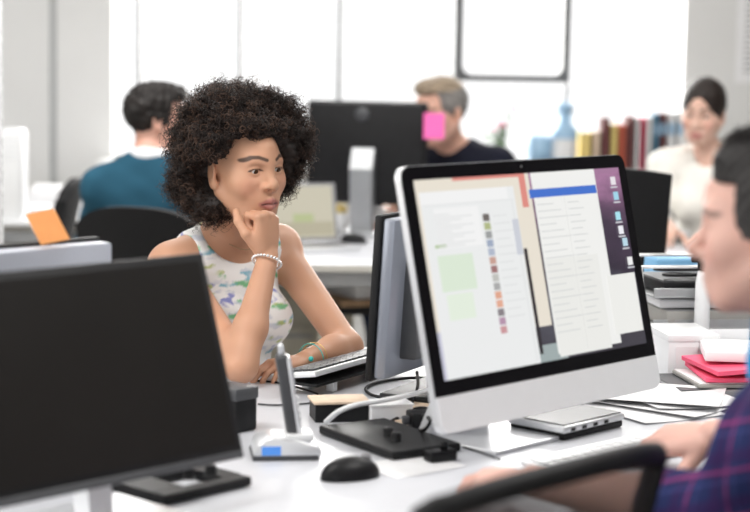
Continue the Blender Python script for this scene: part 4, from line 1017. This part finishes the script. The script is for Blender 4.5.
# ------------------------------------------------------------------ colleagues further back
def blue_man():
    hf = nz(A3(.93, .36, -.05)); h = Fr(V3(at(157, 118, 6.3)), hf, (0, 0, 1), .97)
    tf = nz(A3(.22, .97, 0)); Nk = V3(at(150, 164, 6.25)); hip = Nk-tf*.10; hip[2] = .56; r = np.cross(tf, (0, 0, 1))
    eR, eL = Nk+r*.26+tf*.10+A3(0, 0, -.29), Nk-r*.26+tf*.10+A3(0, 0, -.29); wR, wL = eR+tf*.24-r*.06+A3(0, 0, .02), eL+tf*.24+r*.06+A3(0, 0, .02)
    P = Person('person', 'dark haired man in a teal sweater sitting with his back to us', Nk, tf, hip, eR, eL, wR, wL, h, 1.0, False, .17, ((0, 0, -.035), (0, 0, -.045)))
    hs = [hand_prims(Fr(w_, nz(tf+A3(0, 0, -.1)), (0, 0, 1)), t_, RELAX, TREST) for w_, t_ in ((wR, -1), (wL, 1))]
    P.body(hs, skin_col(h, (.62, .34, .26), (.5, .2, .18), (.03, .02, .015), (.7, .28, .22), False), .009, .0035)
    hair_cap(P, [bxp(h, (0, .10, -.06), (.12, .062, .122), .012), bxp(h, (0, .055, -.12), (.12, .085, .09), .012), bxp(h, (0, -.05, -.18), (.15, .12, .085), .02)], .014, flat((.010, .007, .006), .4, 200), .004, .005, 150, [ell(h, (0, .05, .09), (.055, .06, .036), .03)])
    eyes(h, P.root); [P.place(o) for o in kids(P.root) if o.name.startswith('eye')]
    P.cloth('sweater', P.torso+P.uarm[0]+P.uarm[1]+P.farm[0]+P.farm[1], .014, [ell(P.tr, (0, .01, .07), (.075, .07, .07), .01)]+[cap(w_, w_+tf*.2, .07) for w_ in P.W], flat((.022, .085, .135), .1), .009, .005, 40, 7)
    P.cloth('shirt_collar', [cap(P.N+P.up*.025, P.N+P.up*.055, .070, .062, .01)], .006, [cap(P.N+P.up*.07, P.N+P.up*.2, .066, .06)], flat((.82, .82, .84)), .005, .002)
    P.cloth('trousers', P.legs+P.shin+P.torso[5:6], .010, [], flat((.03, .03, .04)), .01, .004)
    P.shoes(); return P
BP = blue_man()
office_chair('office_chair', 'black office chair behind the man in the teal sweater', (BP.hip[0]+.12, BP.hip[1]+.0, 0), math.atan2(BP.f[1], BP.f[0])-PI/2, .43, (.43, .45), .48, no_arms=True)
def grey_man():
    hf = nz(A3(-.80, -.60, -.16)); h = Fr(V3(at(440, 111, 7.2)), hf, (0, 0, 1), 1.10)
    tf = nz(A3(-.60, -.80, 0)); Nk = V3(at(455, 152, 7.3)); hip = Nk-tf*.12; hip[2] = .56; r = np.cross(tf, (0, 0, 1))
    eR, eL = Nk+r*.24+tf*.12+A3(0, 0, -.27), Nk-r*.24+tf*.12+A3(0, 0, -.27); eR[2] = eL[2] = .80; wR, wL = Nk+tf*.27+r*.12, Nk+tf*.30-r*.12; wR[2] = wL[2] = .80
    P = Person('person', 'grey haired man in a black jumper behind the monitor with the pink note', Nk, tf, hip, eR, eL, wR, wL, h, 1.06, False, .19)
    hs = [hand_prims(Fr(w_, nz(tf+A3(0, 0, -.15)), (0, 0, 1)), t_, RELAX, TREST) for w_, t_ in ((wR, -1), (wL, 1))]
    P.body(hs, skin_col(h, (.62, .36, .27), (.5, .2, .18), (.12, .08, .06), (.7, .3, .22), False, .2), .009, .0033)
    gc = lambda V: np.clip(np.where((h.loc(V)[:, 2] > .075)[:, None], A3(.26, .20, .14), A3(.18, .17, .16))*(1+.3*wob(V, 220, 3))[:, None], 0, 1)
    hair_cap(P, [bxp(h, (0, .10, -.055), (.12, .056, .125), .012), bxp(h, (0, .055, -.12), (.12, .085, .09), .012), bxp(h, (0, -.05, -.175), (.15, .12, .085), .02)], .009, gc, .004, .003, 180, [ell(h, (0, .045, .09), (.05, .05, .035), .02)])
    eyes(h, P.root, look=(0, 1, -.3)); [P.place(o) for o in kids(P.root) if o.name.startswith('eye')]
    P.cloth('jumper', P.torso+P.uarm[0]+P.uarm[1]+[cap(E_, E_*.6+W_*.4, .05, .048, .03) for E_, W_ in zip(P.E, P.W)], .012, [ell(P.tr, (0, .035, .06), (.07, .075, .07), .01)], flat((.010, .011, .020), .2), .009, .005, 40, 9)
    P.cloth('trousers', P.legs+P.shin+P.torso[5:6], .010, [], flat((.02, .03, .07)), .01, .004)
    P.shoes(); return P
GP = grey_man()
office_chair('office_chair', 'black office chair of the grey haired man', (GP.hip[0], GP.hip[1], 0), math.atan2(GP.f[1], GP.f[0])-PI/2, .43, (.44, .36), .50, no_arms=True)
def white_woman():
    hf = nz(A3(-.40, -.90, -.22)); h = Fr(V3(at(703, 111, 7.0)), hf, (0, 0, 1), 1.0, math.radians(4))
    tf = nz(A3(-.30, -.95, 0)); Nk = V3(at(711, 158, 7.06)); hip = Nk-tf*.12; hip[2] = .56; r = np.cross(tf, (0, 0, 1))
    eR, eL = Nk+r*.22+tf*.10, Nk-r*.22+tf*.10; eR[2] = eL[2] = .82; wR, wL = Nk+tf*.34+r*.10, Nk+tf*.34-r*.06; wR[2] = wL[2] = .79
    P = Person('person', 'woman with dark tied back hair in a white blouse by the window', Nk, tf, hip, eR, eL, wR, wL, h, 1.0, True, .175)
    hs = [hand_prims(Fr(w_, nz(tf+A3(0, 0, -.1)), (0, 0, 1)), t_, RELAX, TREST) for w_, t_ in ((wR, -1), (wL, 1))]
    P.body(hs, skin_col(h, (.66, .42, .33), (.5, .18, .17), (.04, .025, .02), (.72, .34, .27), True), .009, .003)
    hair_cap(P, [ell(h, (0, .115, -.045), (.066, .095, .118), .012), bxp(h, (0, .05, -.15), (.12, .075, .085), .02), bxp(h, (0, -.05, -.19), (.15, .12, .085), .02)], .012, flat((.015, .009, .007), .35, 150), .004, .002, 120, [ell(h, (0, -.11, -.02), (.03, .03, .035), .02), cap(h.w(0, -.12, -.02), h.w(.01, -.15, -.10), .02, .012, .02)])
    eyes(h, P.root, look=(0, 1, -.45)); [P.place(o) for o in kids(P.root) if o.name.startswith('eye')]
    P.cloth('blouse', P.torso+P.uarm[0]+P.uarm[1]+P.farm[0]+P.farm[1], .014, [ell(P.tr, (0, .055, .035), (.062, .08, .07), .01)]+[cap(w_, w_+tf*.2, .07) for w_ in P.W], flat((.80, .78, .73), .03), .008, .006, 42, 11)
    P.cloth('trousers', P.legs+P.shin+P.torso[5:6], .010, [], flat((.03, .03, .04)), .01, .004)
    P.shoes(); return P
YP = white_woman()
office_chair('office_chair', 'black office chair of the woman in the white blouse', (YP.hip[0], YP.hip[1], 0), math.atan2(YP.f[1], YP.f[0])-PI/2, .43, (.42, .36), .50, no_arms=True)

# ------------------------------------------------------------------ empty chairs
a, b_ = A3(.076, 2.10), A3(.385, 2.42); dr = nz(b_-a); fwd = A3(-dr[1], dr[0]); mid = (a+b_)/2
c0 = mid+fwd*.315-dr*.03
office_chair('office_chair', 'empty black mesh backed chair in the foreground, pulled up to the front desk', (c0[0], c0[1], 0), math.atan2(fwd[1], fwd[0])-PI/2, .45, (.47, .485), .46, net=True, arch=.012, no_arms=True)
p = at(647, 230, 5.4)
office_chair('office_chair', 'empty black high backed chair with cream arms behind the computer', (p.x-.12, p.y+.22, 0), math.radians(-8), .47, (.43, .60), .52, arms='cream', arch=.0)
p = at(84, 215, 6.9)
office_chair('office_chair', 'empty black chair turned sideways before the white side desk at left', (p.x-.40, p.y-.16, 0), math.radians(98), .45, (.42, .44), .50, arms='black2')
# ------------------------------------------------------------------ rear desks and what stands on them
rd = desk('office_desk', 'white rear desk of the grey haired man', (at(380, 240, 6.6).x+.08, 6.62, 0), math.radians(2), 1.13, 1.3)
p = at(367, 200, 7.0); bz = p.z-DZ
t = monitor('computer_monitor', 'large rear monitor seen from behind with a pink note on it', (p.x, 7.0, DZ), math.radians(162), .485, .40, at(367, 101, 7.0).z-DZ-.40, 0, M['black2'], M['offscr'], foot=M['steel'], thick=.035, col=.09)
b = MB(); b.lathe([(0, 0), (.03, 0), (.03, .002), (0, .002)], n=24, mtx=Matrix.Translation((.01, .047, at(367, 101, 7.0).z-DZ-.05)) @ Matrix.Rotation(-PI/2, 4, 'X')); b.build('emblem', M['dgrey'], t)
q = at(434, 126, 6.86); b = MB(); b.box((0, 0, 0), (.078, .002, .098)); o = b.build('sticky_note', M['pinkn']); move_to(o, (q.x, q.y, q.z), math.radians(-4)); tag(o, 'bright pink paper note stuck at the right edge of the rear monitor', 'note')
# open laptop on the rear desk
lp_ = on(302, 247); t = thing('open_laptop', 'open laptop with a tan screen on the rear desk', 'laptop', (lp_.x, lp_.y, DZ), math.radians(24))
b = MB(); b.box((0, -.09, .008), (.30, .21, .014), .004); b.build('base', M['alu'], t, True)
b = MB(); b.box((0, -.07, .0155), (.26, .10, .002)); b.build('keyboard_panel', M['dgrey'], t)
LM = Matrix.Translation((0, .02, .014)) @ Matrix.Rotation(math.radians(-14), 4, 'X')
b = MB(); b.box((0, .004, .11), (.31, .008, .215), .003, 2, LM); b.build('lid', M['mgrey'], t, True)
ls = [scr('laptop_screen', (.62, .58, .46), .9), scr('laptop_screen_dark', (.50, .46, .34), .9), scr('laptop_screen_green', (.50, .55, .30), .9)]
b = MB(); b.box((0, -.0008, .112), (.28, .0012, .19), 0, 1, LM); b.mi = 1; b.box((0, -.0016, .05), (.27, .0006, .05), 0, 1, LM); b.mi = 2; b.box((.02, -.0021, .09), (.08, .0006, .03), 0, 1, LM); b.build('screen', ls, t)
def pot(name, label, cat, loc, prof, m, lidp=None, lm=None):
    t = thing(name, label, cat, loc)
    b = MB(); b.lathe(prof, n=22); b.build('body', M[m], t)
    if lidp: b = MB(); b.lathe(lidp, n=22); b.build('lid', M[lm], t)
    return t
pot('storage_jar', 'white jar with a yellow lid beside the rear monitor stand', 'jar', on(336, 231), [(0, 0), (.045, 0), (.05, .01), (.05, .06), (.042, .075), (0, .075)], 'white', [(0, .0755), (.044, .0755), (.042, .105), (0, .11)], 'yellow')
t = pot('coffee_mug', 'white mug right of the rear monitor stand', 'mug', on(375, 231), [(0, 0), (.038, 0), (.042, .01), (.042, .09), (.038, .09), (.036, .012), (0, .012)], 'white')
MB().tube([(.04, 0, .075), (.065, 0, .07), (.068, 0, .04), (.04, 0, .02)], .005, 8, 5).build('handle', M['white'], t)
mouse('small black mouse on the rear desk below the monitor', on(353, 243), math.radians(80), M['black'], .95)
# shelf unit below the rear desk
t = thing('drawer_unit', 'beige drawer unit standing under the rear desk', 'cabinet', (at(350, 290, 6.9).x-.20, 6.88, 0), math.radians(2))
b = MB(); b.box((0, 0, .32), (.42, .5, .60), .005); b.build('body', M['cream'], t, True)
for k in range(3):
    d = box('drawer', (0, -.256, .14+k*.19), (.40, .014, .175), M['cream'], t, bevel=.003); box('handle', (0, -.268, .19+k*.19), (.12, .012, .012), M['steel'], d, bevel=.003)
p = at(352, 300, 6.35); t = thing('low_shelf', 'low dark shelf under the rear desk holding papers', 'shelf', (p.x+.06, 6.4, 0), math.radians(2))
box('shelf_board', (0, 0, p.z-.02), (.36, .36, .03), M['black2'], t, bevel=.003)
for x in (-1, 1): box('side_panel', (x*.17, 0, (p.z-.035)/2), (.02, .34, p.z-.036), M['cream'], t)
sz = p.z-.0045
slab('file_folder', 'brown card folder on the low dark shelf', 'folder', (p.x+.05, 6.38, sz), (.27, .3, .02), M['brown'], .3, M['brown'])
slab('paper_stack', 'heap of white papers on the brown folder under the rear desk', 'papers', (p.x+.06, 6.40, sz+.0225), (.24, .25, .05), M['paper'], .5, M['paper'])
# desk of the woman in white
desk('office_desk', 'white desk of the woman in the white blouse', (at(700, 240, 6.5).x+.14, 6.47, 0), math.radians(-4), 1.1, .62)
slab('paper_stack', 'white papers on the desk before the woman in white', 'papers', on(668, 236)+Vector((0, .05, 0)), (.21, .3, .03), M['paper'], .2, M['paper'])
# white side desk at the left with papers
sd = desk('office_desk', 'white side desk by the left wall strewn with papers', (at(20, 215, 7.6).x-.25, 7.75, 0), 0, 1.4, 1.35)
for i, (px, py, a_, hh, lb) in enumerate([(60, 205, .1, .08, 'tall white paper pile on the side desk at left'), (36, 215, -.15, .03, 'low white paper pile at the front of the side desk'), (80, 223, .4, .025, 'thin white paper pile at the right end of the side desk')]):
    q = on(px, py); slab('paper_stack', lb, 'papers', (q.x, min(q.y, 8.2), DZ), (.24, .32, hh), M['paper'], a_, M['paper'])
q = on(13, 224); t = thing('air_purifier', 'tall white air purifier standing on the side desk beside the pillar', 'purifier', (q.x, q.y, DZ))
b = MB(); b.box((0, 0, .2), (.10, .14, .36), .02, 3); b.build('body', M['white'], t, True); b = MB(); b.box((0, 0, .012), (.16, .2, .024), .008); b.build('foot', M['white'], t, True)
for k in range(5): box('vent_slot', (0, -.0705, .26+k*.02), (.06, .002, .008), M['alu'], t)
# ------------------------------------------------------------------ things on the window sill
YB = 8.49
def book(px0, px1, py, m, lb, name='book', lab=None, d=.15):
    x0, x1 = at(px0, 130, YB).x, at(px1, 130, YB).x; zt = at((px0+px1)/2, py, YB).z-SILL; t = thing(name, lb, name.replace('_', ' ').split()[-1], ((x0+x1)/2, YB-.0, SILL), 0, None)
    wd = (x1-x0)-.003
    b = MB(); b.box((-wd/2+.002, 0, zt/2), (.004, d, zt)); b.box((wd/2-.002, 0, zt/2), (.004, d, zt)); b.box((0, -d/2+.002, zt/2), (wd, .004, zt)); b.build('cover', M[m], t)
    box('pages', (0, .004, zt/2-.003), (wd-.008, d-.012, zt-.012), M['paper'], t)
    if lab: box('spine_label', (0, -d/2-.0006, zt*.72), (wd*.7, .0012, zt*.2), M[lab], t)
for a in [(579, 590, 132, 'yellow', 'yellow book beside the blue water bottle on the sill'), (591, 599, 131, 'tan', 'tan book right of the yellow book on the sill'), (600, 608, 117, 'dkred', 'dark maroon book at the left of the tall sill books'), (609, 616, 124, 'yellow', 'orange yellow spine between maroon and red books'), (617, 624, 124, 'red', 'red book right of the orange yellow spine'), (625, 632, 116, 'dkred', 'dark brown book right of the red book'), (633, 638, 117, 'paper', 'white book left of the salmon spine'), (639, 643, 117, 'pinkf', 'thin salmon red spine among the white sill books'), (644, 650, 116, 'white', 'pale book right of the salmon spine')]:
    book(*a)
for i, (x0, x1, m, lb) in enumerate([(651, 657, 'teal', 'dark teal binder on the sill'), (658, 664, 'dkred', 'maroon binder before the white binders on the sill'), (665, 673, 'paper', 'left white binder with blue top on the sill'), (674, 682, 'white', 'right white binder with blue top next to the window edge')]): book(x0, x1, 113-i*.5, m, lb, 'ring_binder', 'paleblue')
q = at(565, 150, 8.42); t = thing('water_bottle', 'large pale blue water bottle on the window sill', 'bottle', (q.x, 8.45, SILL)); zt = at(565, 102, 8.45).z-SILL
b = MB(); b.lathe([(0, 0), (.055, 0), (.062, .01), (.062, zt*.55), (.055, zt*.62), (.034, zt*.68), (.034, zt*.84), (0, zt*.84)], n=24); b.build('body', M['paleblue'], t)
b = MB(); b.lathe([(0, zt*.84), (.037, zt*.84), (.037, zt), (0, zt)], n=20); b.build('cap', M['paleblue'], t); b = MB(); b.lathe([(.0625, zt*.15), (.0625, zt*.45)], n=24); b.build('label', M['white'], t)
# flowering plant on the sill
q = at(500, 150, 8.42); t = thing('potted_plant', 'small flowering plant with pink petals on the window sill', 'plant', (q.x, 8.45, SILL))
b = MB(); b.lathe([(0, 0), (.045, 0), (.06, .10), (.054, .10), (.05, .085), (0, .085)], n=20); b.build('pot', M['white'], t)
st = []; bs = MB(); bl = MB(); bp = MB(); rg = random.Random(4)
for k in range(9):
    a = rg.uniform(0, 6.28); r_ = rg.uniform(.02, .11); hh = rg.uniform(.16, .30); tip = Vector((r_*math.cos(a), r_*.6*math.sin(a), hh)); bs.tube([(0, 0, .08), (tip.x*.4, tip.y*.4, hh*.6), tip], .0025, 6, 4)
    for j in range(3):
        c = Vector((tip.x*.6, tip.y*.6, hh*(.55+.15*j))); bl.ball((0, 0, 0), (.03, .012, .003), 8, Matrix.Translation(c) @ Matrix.Rotation(rg.uniform(0, 6), 4, 'Z') @ Matrix.Rotation(rg.uniform(-.8, .8), 4, 'Y'))
    if k < 5:
        for j in range(5): bp.ball((.012, 0, 0), (.014, .008, .003), 8, Matrix.Translation(tip) @ Matrix.Rotation(j*1.257, 4, 'Z') @ Matrix.Rotation(.5, 4, 'Y'))
bs.build('stems', M['green'], t); bl.build('foliage', M['green'], t); bp.build('blossom', M['petal'], t)
q = at(540, 150, 8.42); pot('plant_pot', 'small grey green pot on the sill left of the water bottle', 'pot', (q.x, 8.45, SILL), [(0, 0), (.05, 0), (.065, .15), (.058, .15), (.05, .13), (0, .13)], 'paleblue')
